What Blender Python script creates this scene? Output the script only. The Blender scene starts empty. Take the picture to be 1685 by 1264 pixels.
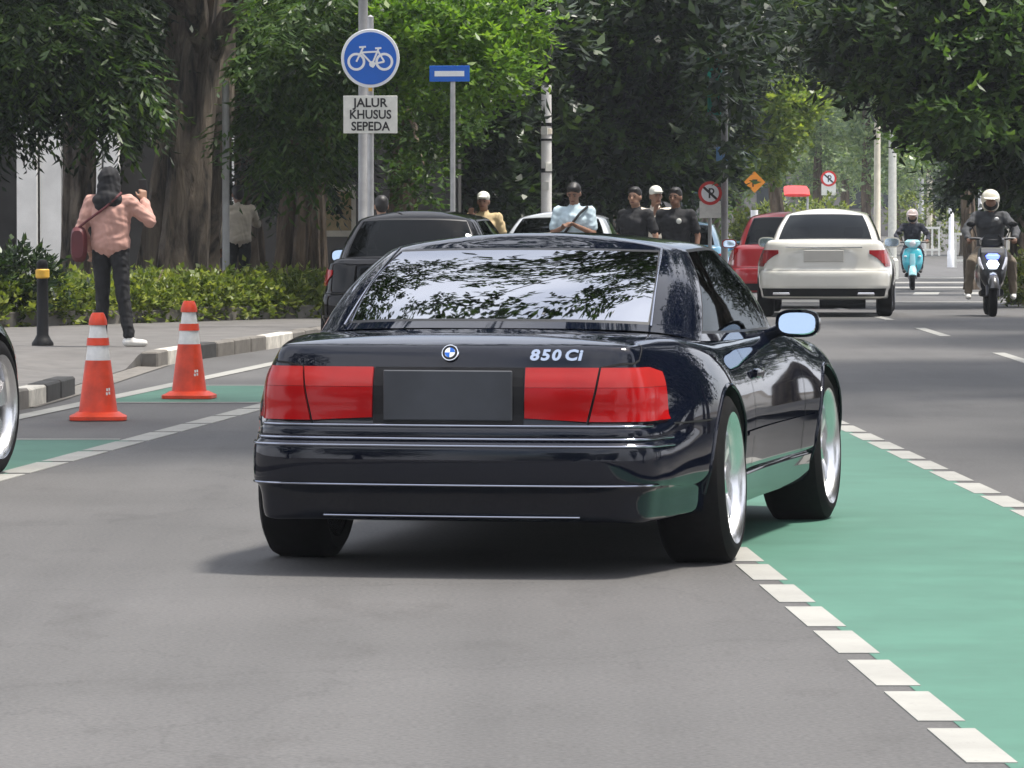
import bpy, bmesh, math, random
import numpy as np
from mathutils import Vector, Matrix

# ---------------------------------------------------------------- camera, world, sun, exposure
SC = bpy.context.scene
COL = SC.collection
R = math.radians
FPX = 8150.0                      # focal length in pixels of the 1685 px wide photograph
EYE = 1.35
cam_d = bpy.data.cameras.new('camera')
cam = bpy.data.objects.new('camera', cam_d)
COL.objects.link(cam)
cam_d.sensor_width = 36.0
cam_d.lens = FPX / 1685.0 * 36.0
cam_d.clip_start = 0.5
cam_d.clip_end = 6000.0
cam.location = (0, 0, EYE)
cam.rotation_euler = (R(90) - math.atan((632 - 348) / FPX), 0, 0)
SC.camera = cam

SUN_AZ, SUN_EL = 92.0, 71.0
world = bpy.data.worlds.new('World')
SC.world = world
world.use_nodes = True
wn = world.node_tree
for n in list(wn.nodes):
    wn.nodes.remove(n)
w_out = wn.nodes.new('ShaderNodeOutputWorld')
w_bg = wn.nodes.new('ShaderNodeBackground')
w_sky = wn.nodes.new('ShaderNodeTexSky')
w_sky.sky_type = 'NISHITA'
w_sky.sun_disc = False
w_sky.sun_elevation = R(SUN_EL)
w_sky.sun_rotation = R(SUN_AZ)
w_sky.air_density = 1.0
w_sky.dust_density = 3.5
w_sky.ozone_density = 1.0
# broken bright cloud, the same all over the sky
w_tc = wn.nodes.new('ShaderNodeTexCoord')
w_nz = wn.nodes.new('ShaderNodeTexNoise')
w_nz.inputs['Scale'].default_value = 2.2
w_nz.inputs['Detail'].default_value = 6
w_rp = wn.nodes.new('ShaderNodeValToRGB')
w_rp.color_ramp.elements[0].position = 0.32
w_rp.color_ramp.elements[1].position = 0.58
w_mx = wn.nodes.new('ShaderNodeMix')
w_mx.data_type = 'RGBA'
wn.links.new(w_tc.outputs['Generated'], w_nz.inputs['Vector'])
wn.links.new(w_nz.outputs['Fac'], w_rp.inputs['Fac'])
wn.links.new(w_rp.outputs['Color'], w_mx.inputs['Factor'])
wn.links.new(w_sky.outputs['Color'], w_mx.inputs['A'])
w_mx.inputs['B'].default_value = (7.4, 7.6, 8.3, 1)
wn.links.new(w_mx.outputs['Result'], w_bg.inputs['Color'])
w_bg.inputs['Strength'].default_value = 0.13
wn.links.new(w_bg.outputs['Background'], w_out.inputs['Surface'])

sun_d = bpy.data.lights.new('sun', 'SUN')
sun_d.energy = 3.8
sun_d.angle = R(8.0)
sun_d.color = (1.0, 0.95, 0.87)
sun = bpy.data.objects.new('sun', sun_d)
COL.objects.link(sun)
SUNV = Vector((math.sin(R(SUN_AZ)) * math.cos(R(SUN_EL)), math.cos(R(SUN_AZ)) * math.cos(R(SUN_EL)), math.sin(R(SUN_EL))))
sun.rotation_euler = (-SUNV).to_track_quat('-Z', 'Y').to_euler()
sun.location = SUNV * 60

SC.view_settings.view_transform = 'Standard'
SC.view_settings.look = 'None'
SC.view_settings.gamma = 1.0
SC.view_settings.exposure = 0.74
SC.view_settings.use_curve_mapping = False
SC.render.engine = 'CYCLES'
SC.cycles.max_bounces = 8
SC.cycles.transparent_max_bounces = 10
SC.cycles.volume_bounces = 0
SC.cycles.use_denoising = True

# ---------------------------------------------------------------- helpers
def gz(y):
    """height of the ground along the street: flat near, a gentle sag, then a slow rise"""
    if y <= 55: return 0.0
    if y <= 104: return -0.29 * (1 - math.cos((y - 55) / 49 * math.pi)) / 2
    if y <= 420: return -0.29 + 1.25 * (1 - math.cos((y - 104) / 316 * math.pi)) / 2
    return 0.96

def px(x, y):
    """sideways metres of picture column x at distance y"""
    return (x - 842.5) / FPX * y

def pz(v, y):
    """height in metres of picture row v at distance y"""
    return EYE - (v - 348.0) / FPX * y

def tag(o, label=None, cat=None, group=None, kind=None):
    if label: o['label'] = label
    if cat: o['category'] = cat
    if group: o['group'] = group
    if kind: o['kind'] = kind
    return o

def empty(name, loc=(0, 0, 0), rz=0.0):
    o = bpy.data.objects.new(name, None)
    o.empty_display_size = 0.2
    COL.objects.link(o)
    o.location = loc
    o.rotation_euler = (0, 0, rz)
    return o

def thing(name, label, cat, loc=(0, 0, 0), rz=0.0, group=None):
    return tag(empty(name, loc, rz), label, cat, group)

def link_mesh(name, me, mat=None, parent=None, smooth=False):
    o = bpy.data.objects.new(name, me)
    COL.objects.link(o)
    if mat is not None and len(me.materials) == 0:
        me.materials.append(mat)
    if smooth:
        me.polygons.foreach_set('use_smooth', [True] * len(me.polygons))
    if parent is not None:
        o.parent = parent
    return o

def copy_tree(o, parent=None):
    c = o.copy()
    COL.objects.link(c)
    c.parent = parent
    for ch in list(o.children):
        copy_tree(ch, c)
    return c

class MB:
    """collects shapes; build() links them as one mesh object"""
    def __init__(self):
        self.v = []; self.f = []
    def add(self, vs, fs, M=None):
        b = len(self.v)
        if M is not None:
            vs = [M @ Vector(p) for p in vs]
        self.v += [tuple(p) for p in vs]
        self.f += [tuple(i + b for i in f) for f in fs]
        return self
    def box(self, x0, x1, y0, y1, z0, z1, M=None, bev=0.0):
        if bev <= 0:
            vs = [(x0,y0,z0),(x1,y0,z0),(x1,y1,z0),(x0,y1,z0),(x0,y0,z1),(x1,y0,z1),(x1,y1,z1),(x0,y1,z1)]
            return self.add(vs, [(0,3,2,1),(4,5,6,7),(0,1,5,4),(1,2,6,5),(2,3,7,6),(3,0,4,7)], M)
        b = bev
        rings = []
        for z, i in ((z0, b), (z0 + b, 0), (z1 - b, 0), (z1, b)):
            rings.append([(x0+i+b*(i==0),y0+i,z),(x1-i-b*(i==0),y0+i,z),(x1-i,y0+i+b*(i==0),z),(x1-i,y1-i-b*(i==0),z),
                          (x1-i-b*(i==0),y1-i,z),(x0+i+b*(i==0),y1-i,z),(x0+i,y1-i-b*(i==0),z),(x0+i,y0+i+b*(i==0),z)])
        return self.rings(rings, True, True, M)
    def rings(self, rings, cap0=True, cap1=True, M=None, closed=True):
        n = len(rings[0]); vs = [p for r in rings for p in r]; fs = []
        for k in range(len(rings) - 1):
            for i in range(n if closed else n - 1):
                j = (i + 1) % n
                fs.append((k*n+i, k*n+j, (k+1)*n+j, (k+1)*n+i))
        if cap0: fs.append(tuple(reversed(range(n))))
        if cap1: fs.append(tuple((len(rings)-1)*n + i for i in range(n)))
        return self.add(vs, fs, M)
    def tube(self, pts, rad, n=10, M=None, cap=True):
        pts = [Vector(p) for p in pts]
        if not hasattr(rad, '__len__'): rad = [rad] * len(pts)
        rings = []; up = Vector((0, 0, 1)); prev = None
        for i, p in enumerate(pts):
            d = (pts[min(i+1, len(pts)-1)] - pts[max(i-1, 0)])
            d = d.normalized() if d.length > 1e-9 else Vector((0,0,1))
            if prev is None:
                a = up.cross(d)
                if a.length < 0.05: a = Vector((1, 0, 0)).cross(d)
                a.normalize()
            else:
                a = (prev - d * prev.dot(d))
                a = a.normalized() if a.length > 1e-6 else Vector((1,0,0))
            prev = a
            b = d.cross(a)
            rings.append([p + (a * math.cos(2*math.pi*k/n) + b * math.sin(2*math.pi*k/n)) * rad[i] for k in range(n)])
        return self.rings(rings, cap, cap, M)
    def lathe(self, prof, n=24, M=None, axis='z', cap=True):
        """prof: (radius, height)"""
        rings = []
        for r, h in prof:
            ring = []
            for k in range(n):
                a = 2 * math.pi * k / n
                if axis == 'z': ring.append((r*math.cos(a), r*math.sin(a), h))
                elif axis == 'x': ring.append((h, r*math.cos(a), r*math.sin(a)))
                else: ring.append((r*math.sin(a), h, r*math.cos(a)))
            rings.append(ring)
        return self.rings(rings, cap, cap, M)
    def prism(self, poly, y0, y1, M=None):
        """poly in (x,z), extruded along y"""
        n = len(poly)
        vs = [(x, y0, z) for x, z in poly] + [(x, y1, z) for x, z in poly]
        fs = [tuple(range(n)), tuple(reversed(range(n, 2*n)))] + [(i, i+n, (i+1)%n+n, (i+1)%n) for i in range(n)]
        return self.add(vs, fs, M)
    def ball(self, c, r, n=12, m=8, M=None):
        if not hasattr(r, '__len__'): r = (r, r, r)
        rings = []
        for j in range(m + 1):
            t = math.pi * (j + 0.02) / (m + 0.04)
            rings.append([(c[0]+r[0]*math.sin(t)*math.cos(2*math.pi*k/n), c[1]+r[1]*math.sin(t)*math.sin(2*math.pi*k/n), c[2]-r[2]*math.cos(t)) for k in range(n)])
        return self.rings(rings, True, True, M)
    def loft(self, secs, n=20, M=None):
        """secs: (cx, cy, cz, half_width_x, half_height_z, exponent) stacked along y"""
        rings = []
        for cx, cy, cz, wx, wz, e in secs:
            ring = []
            for k in range(n):
                a = 2*math.pi*k/n
                c, s = math.cos(a), math.sin(a)
                ring.append((cx + wx*math.copysign(abs(c)**(2/e), c), cy, cz + wz*math.copysign(abs(s)**(2/e), s)))
            rings.append(ring)
        return self.rings(rings, True, True, M)
    def loftz(self, secs, n=20, M=None):
        """secs: (cx, cy, cz, half_width_x, half_depth_y, exponent) stacked along z"""
        rings = []
        for cx, cy, cz, wx, wy, e in secs:
            ring = []
            for k in range(n):
                a = 2*math.pi*k/n
                c, s = math.cos(a), math.sin(a)
                ring.append((cx + wx*math.copysign(abs(c)**(2/e), c), cy + wy*math.copysign(abs(s)**(2/e), s), cz))
            rings.append(ring)
        return self.rings(rings, True, True, M)
    def mesh(self, name='mesh'):
        me = bpy.data.meshes.new(name)
        me.from_pydata(self.v, [], self.f)
        me.validate()
        return me
    def build(self, name, mat, parent=None, smooth=False, fix=True):
        me = self.mesh(name)
        if fix:
            bm = bmesh.new(); bm.from_mesh(me)
            bmesh.ops.recalc_face_normals(bm, faces=bm.faces)
            bm.to_mesh(me); bm.free()
        o = link_mesh(name, me, mat, parent, smooth)
        if smooth:
            try: me.set_sharp_from_angle(angle=R(38))
            except Exception: pass
        return o

def T(x, y, z): return Matrix.Translation((x, y, z))
def RX(a): return Matrix.Rotation(R(a), 4, 'X')
def RY(a): return Matrix.Rotation(R(a), 4, 'Y')
def RZ(a): return Matrix.Rotation(R(a), 4, 'Z')

# ---------------------------------------------------------------- materials (all procedural)
def nodes(name):
    m = bpy.data.materials.new(name); m.use_nodes = True
    nt = m.node_tree
    return m, nt, nt.nodes['Principled BSDF']

def noise_color(nt, cols, scale, detail=4, coord='Object', rough=0.55, pos=None):
    tc = nt.nodes.new('ShaderNodeTexCoord')
    nz = nt.nodes.new('ShaderNodeTexNoise')
    nz.inputs['Scale'].default_value = scale
    nz.inputs['Detail'].default_value = detail
    nz.inputs['Roughness'].default_value = rough
    rp = nt.nodes.new('ShaderNodeValToRGB')
    el = rp.color_ramp.elements
    pos = pos or [0.3 + 0.4 * i / (len(cols) - 1) for i in range(len(cols))]
    while len(el) < len(cols): el.new(0.5)
    for e, c, p in zip(el, cols, pos):
        e.position = p; e.color = (*c, 1)
    nt.links.new(tc.outputs[coord], nz.inputs['Vector'])
    nt.links.new(nz.outputs['Fac'], rp.inputs['Fac'])
    return rp.outputs['Color'], nz.outputs['Fac'], tc

def bump(nt, p, h, strength, dist=0.02):
    b = nt.nodes.new('ShaderNodeBump')
    b.inputs['Strength'].default_value = strength
    b.inputs['Distance'].default_value = dist
    nt.links.new(h, b.inputs['Height'])
    nt.links.new(b.outputs['Normal'], p.inputs['Normal'])

def pm(name, col, rough=0.6, metal=0.0, var=0.12, scale=6.0, coat=0.0, bmp=0.0, spec=None):
    m, nt, p = nodes(name)
    lo = tuple(max(0, c * (1 - var)) for c in col); hi = tuple(min(1, c * (1 + var)) for c in col)
    c, f, tc = noise_color(nt, [lo, hi], scale)
    nt.links.new(c, p.inputs['Base Color'])
    p.inputs['Roughness'].default_value = rough
    p.inputs['Metallic'].default_value = metal
    if coat:
        p.inputs['Coat Weight'].default_value = coat
        p.inputs['Coat Roughness'].default_value = 0.03
    if spec is not None: p.inputs['Specular IOR Level'].default_value = spec
    if bmp: bump(nt, p, f, bmp)
    return m

def emi(name, col, strength, base=(0.5, 0.5, 0.5)):
    m, nt, p = nodes(name)
    p.inputs['Base Color'].default_value = (*base, 1)
    p.inputs['Emission Color'].default_value = (*col, 1)
    p.inputs['Emission Strength'].default_value = strength
    return m

def glass_mat(name, tint, refl_ior=1.55, gloss=(0.9, 0.93, 1.0)):
    m = bpy.data.materials.new(name); m.use_nodes = True
    nt = m.node_tree; nt.nodes.clear()
    out = nt.nodes.new('ShaderNodeOutputMaterial')
    mx = nt.nodes.new('ShaderNodeMixShader')
    tr = nt.nodes.new('ShaderNodeBsdfTransparent'); tr.inputs['Color'].default_value = (*tint, 1)
    gl = nt.nodes.new('ShaderNodeBsdfGlossy'); gl.inputs['Roughness'].default_value = 0.02
    gl.inputs['Color'].default_value = (*gloss, 1)
    fr = nt.nodes.new('ShaderNodeFresnel'); fr.inputs['IOR'].default_value = refl_ior
    tc = nt.nodes.new('ShaderNodeTexCoord')
    nz = nt.nodes.new('ShaderNodeTexNoise'); nz.inputs['Scale'].default_value = 1.6
    b = nt.nodes.new('ShaderNodeBump'); b.inputs['Strength'].default_value = 0.05; b.inputs['Distance'].default_value = 0.02
    nt.links.new(tc.outputs['Object'], nz.inputs['Vector']); nt.links.new(nz.outputs['Fac'], b.inputs['Height'])
    nt.links.new(b.outputs['Normal'], gl.inputs['Normal'])
    nt.links.new(fr.outputs['Fac'], mx.inputs['Fac'])
    nt.links.new(tr.outputs['BSDF'], mx.inputs[1]); nt.links.new(gl.outputs['BSDF'], mx.inputs[2])
    nt.links.new(mx.outputs['Shader'], out.inputs['Surface'])
    return m

def leaf_mat(name, cols, trans=0.35, rough=0.38):
    m, nt, p = nodes(name)
    out = nt.nodes['Material Output']
    geo = nt.nodes.new('ShaderNodeNewGeometry')
    rp = nt.nodes.new('ShaderNodeValToRGB')
    el = rp.color_ramp.elements
    while len(el) < len(cols): el.new(0.5)
    for i, (e, c) in enumerate(zip(el, cols)):
        e.position = i / (len(cols) - 1); e.color = (*c, 1)
    nt.links.new(geo.outputs['Random Per Island'], rp.inputs['Fac'])
    nt.links.new(rp.outputs['Color'], p.inputs['Base Color'])
    p.inputs['Roughness'].default_value = rough
    p.inputs['Specular IOR Level'].default_value = 0.4
    tl = nt.nodes.new('ShaderNodeBsdfTranslucent')
    br = nt.nodes.new('ShaderNodeMix'); br.data_type = 'RGBA'; br.blend_type = 'MULTIPLY'
    br.inputs['Factor'].default_value = 1.0
    br.inputs['B'].default_value = (1.7, 1.8, 0.7, 1)
    nt.links.new(rp.outputs['Color'], br.inputs['A'])
    nt.links.new(br.outputs['Result'], tl.inputs['Color'])
    mx = nt.nodes.new('ShaderNodeMixShader'); mx.inputs['Fac'].default_value = trans
    nt.links.new(p.outputs['BSDF'], mx.inputs[1]); nt.links.new(tl.outputs['BSDF'], mx.inputs[2])
    nt.links.new(mx.outputs['Shader'], out.inputs['Surface'])
    return m

def bark_mat(name, lo, hi, scale=5.0):
    m, nt, p = nodes(name)
    tc = nt.nodes.new('ShaderNodeTexCoord')
    mp = nt.nodes.new('ShaderNodeMapping'); mp.inputs['Scale'].default_value = (1.6, 1.6, 0.35)
    nz = nt.nodes.new('ShaderNodeTexNoise'); nz.inputs['Scale'].default_value = scale
    nz.inputs['Detail'].default_value = 9; nz.inputs['Roughness'].default_value = 0.65; nz.inputs['Distortion'].default_value = 0.8
    rp = nt.nodes.new('ShaderNodeValToRGB')
    rp.color_ramp.elements[0].position = 0.36; rp.color_ramp.elements[0].color = (*lo, 1)
    rp.color_ramp.elements[1].position = 0.66; rp.color_ramp.elements[1].color = (*hi, 1)
    nt.links.new(tc.outputs['Object'], mp.inputs['Vector']); nt.links.new(mp.outputs['Vector'], nz.inputs['Vector'])
    nt.links.new(nz.outputs['Fac'], rp.inputs['Fac']); nt.links.new(rp.outputs['Color'], p.inputs['Base Color'])
    p.inputs['Roughness'].default_value = 0.9
    bump(nt, p, nz.outputs['Fac'], 0.9, 0.06)
    return m

def asphalt_mat():
    m, nt, p = nodes('asphalt')
    c1, f1, tc = noise_color(nt, [(0.074, 0.072, 0.070), (0.093, 0.090, 0.088)], 0.55, 5, rough=0.6)
    big = nt.nodes.new('ShaderNodeTexNoise'); big.inputs['Scale'].default_value = 60; big.inputs['Detail'].default_value = 3
    nt.links.new(tc.outputs['Object'], big.inputs['Vector'])
    rp = nt.nodes.new('ShaderNodeValToRGB')
    rp.color_ramp.elements[0].position = 0.3; rp.color_ramp.elements[0].color = (0.74, 0.74, 0.74, 1)
    rp.color_ramp.elements[1].position = 0.7; rp.color_ramp.elements[1].color = (1.25, 1.25, 1.25, 1)
    nt.links.new(big.outputs['Fac'], rp.inputs['Fac'])
    mul = nt.nodes.new('ShaderNodeMix'); mul.data_type = 'RGBA'; mul.blend_type = 'MULTIPLY'; mul.inputs['Factor'].default_value = 1
    nt.links.new(c1, mul.inputs['A']); nt.links.new(rp.outputs['Color'], mul.inputs['B'])
    # old oil stains and scuffs, streaked across the street
    mp = nt.nodes.new('ShaderNodeMapping'); mp.inputs['Scale'].default_value = (1.1, 0.35, 1)
    st = nt.nodes.new('ShaderNodeTexNoise'); st.inputs['Scale'].default_value = 2.3; st.inputs['Detail'].default_value = 7; st.inputs['Roughness'].default_value = 0.7
    nt.links.new(tc.outputs['Object'], mp.inputs['Vector']); nt.links.new(mp.outputs['Vector'], st.inputs['Vector'])
    r2 = nt.nodes.new('ShaderNodeValToRGB')
    r2.color_ramp.elements[0].position = 0.54; r2.color_ramp.elements[0].color = (1, 1, 1, 1)
    r2.color_ramp.elements[1].position = 0.74; r2.color_ramp.elements[1].color = (0.72, 0.71, 0.70, 1)
    nt.links.new(st.outputs['Fac'], r2.inputs['Fac'])
    m2 = nt.nodes.new('ShaderNodeMix'); m2.data_type = 'RGBA'; m2.blend_type = 'MULTIPLY'; m2.inputs['Factor'].default_value = 1
    nt.links.new(mul.outputs['Result'], m2.inputs['A']); nt.links.new(r2.outputs['Color'], m2.inputs['B'])
    # hairline cracks and sealed joints
    vo = nt.nodes.new('ShaderNodeTexVoronoi'); vo.feature = 'DISTANCE_TO_EDGE'; vo.inputs['Scale'].default_value = 0.33
    wob = nt.nodes.new('ShaderNodeMix'); wob.data_type = 'RGBA'; wob.blend_type = 'LINEAR_LIGHT'; wob.inputs['Factor'].default_value = 0.35
    nt.links.new(tc.outputs['Object'], wob.inputs['A']); nt.links.new(st.outputs['Color'], wob.inputs['B'])
    nt.links.new(wob.outputs['Result'], vo.inputs['Vector'])
    r3 = nt.nodes.new('ShaderNodeValToRGB')
    r3.color_ramp.elements[0].position = 0.0; r3.color_ramp.elements[0].color = (0.84, 0.84, 0.84, 1)
    r3.color_ramp.elements[1].position = 0.006; r3.color_ramp.elements[1].color = (1, 1, 1, 1)
    nt.links.new(vo.outputs['Distance'], r3.inputs['Fac'])
    m3 = nt.nodes.new('ShaderNodeMix'); m3.data_type = 'RGBA'; m3.blend_type = 'MULTIPLY'; m3.inputs['Factor'].default_value = 1
    nt.links.new(m2.outputs['Result'], m3.inputs['A']); nt.links.new(r3.outputs['Color'], m3.inputs['B'])
    # polished tyre tracks running with the traffic
    mt = nt.nodes.new('ShaderNodeMapping'); mt.inputs['Rotation'].default_value = (0, 0, 0.06); mt.inputs['Scale'].default_value = (1.3, 0.02, 1)
    tn = nt.nodes.new('ShaderNodeTexNoise'); tn.inputs['Scale'].default_value = 1.5; tn.inputs['Detail'].default_value = 5
    nt.links.new(tc.outputs['Object'], mt.inputs['Vector']); nt.links.new(mt.outputs['Vector'], tn.inputs['Vector'])
    r4 = nt.nodes.new('ShaderNodeValToRGB')
    r4.color_ramp.elements[0].position = 0.35; r4.color_ramp.elements[0].color = (0.88, 0.88, 0.88, 1)
    r4.color_ramp.elements[1].position = 0.65; r4.color_ramp.elements[1].color = (1.08, 1.08, 1.08, 1)
    nt.links.new(tn.outputs['Fac'], r4.inputs['Fac'])
    m4 = nt.nodes.new('ShaderNodeMix'); m4.data_type = 'RGBA'; m4.blend_type = 'MULTIPLY'; m4.inputs['Factor'].default_value = 1
    nt.links.new(m3.outputs['Result'], m4.inputs['A']); nt.links.new(r4.outputs['Color'], m4.inputs['B'])
    nt.links.new(m4.outputs['Result'], p.inputs['Base Color'])
    p.inputs['Roughness'].default_value = 0.75
    bump(nt, p, big.outputs['Fac'], 0.35, 0.006)
    return m

def paint_mat(name, col, wear=(0.10, 0.10, 0.095), worn=0.60):
    m, nt, p = nodes(name)
    c, f, tc = noise_color(nt, [tuple(x*0.80 for x in col), tuple(min(1, x*1.12) for x in col)], 1.7, 9, rough=.7)
    nz = nt.nodes.new('ShaderNodeTexNoise'); nz.inputs['Scale'].default_value = 26; nz.inputs['Detail'].default_value = 8; nz.inputs['Roughness'].default_value = 0.75
    nt.links.new(tc.outputs['Object'], nz.inputs['Vector'])
    rp = nt.nodes.new('ShaderNodeValToRGB')
    rp.color_ramp.elements[0].position = worn; rp.color_ramp.elements[0].color = (0, 0, 0, 1)
    rp.color_ramp.elements[1].position = worn + 0.1; rp.color_ramp.elements[1].color = (0.75, 0.75, 0.75, 1)
    nt.links.new(nz.outputs['Fac'], rp.inputs['Fac'])
    mx = nt.nodes.new('ShaderNodeMix'); mx.data_type = 'RGBA'
    nt.links.new(rp.outputs['Color'], mx.inputs['Factor']); nt.links.new(c, mx.inputs['A']); mx.inputs['B'].default_value = (*wear, 1)
    nt.links.new(mx.outputs['Result'], p.inputs['Base Color'])
    p.inputs['Roughness'].default_value = 0.7
    bump(nt, p, nz.outputs['Fac'], 0.25, 0.004)
    return m

def car_paint(name, col, flake=0.0, rough=0.28, coat=1.0):
    m, nt, p = nodes(name)
    c, f, tc = noise_color(nt, [tuple(x*0.92 for x in col), tuple(x*1.08 for x in col)], 2.0)
    nt.links.new(c, p.inputs['Base Color'])
    p.inputs['Roughness'].default_value = rough
    p.inputs['Metallic'].default_value = flake
    p.inputs['Coat Weight'].default_value = coat
    p.inputs['Coat Roughness'].default_value = 0.03
    p.inputs['Specular IOR Level'].default_value = 0.5 if max(col) > .1 else 0.0
    return m

def lens_mat(name, col):
    m, nt, p = nodes(name)
    c, f, tc = noise_color(nt, [tuple(x*0.92 for x in col), tuple(min(1, x*1.06) for x in col)], 7.0)
    nt.links.new(c, p.inputs['Base Color'])
    mp = nt.nodes.new('ShaderNodeMapping'); mp.inputs['Scale'].default_value = (1, 1, 1)
    wv = nt.nodes.new('ShaderNodeTexWave'); wv.inputs['Scale'].default_value = 34; wv.bands_direction = 'X'
    nt.links.new(tc.outputs['Object'], mp.inputs['Vector']); nt.links.new(mp.outputs['Vector'], wv.inputs['Vector'])
    p.inputs['Specular IOR Level'].default_value = 0.1
    p.inputs['Roughness'].default_value = 0.22
    p.inputs['Coat Weight'].default_value = 0.45
    p.inputs['Coat Roughness'].default_value = 0.05
    return m

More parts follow.
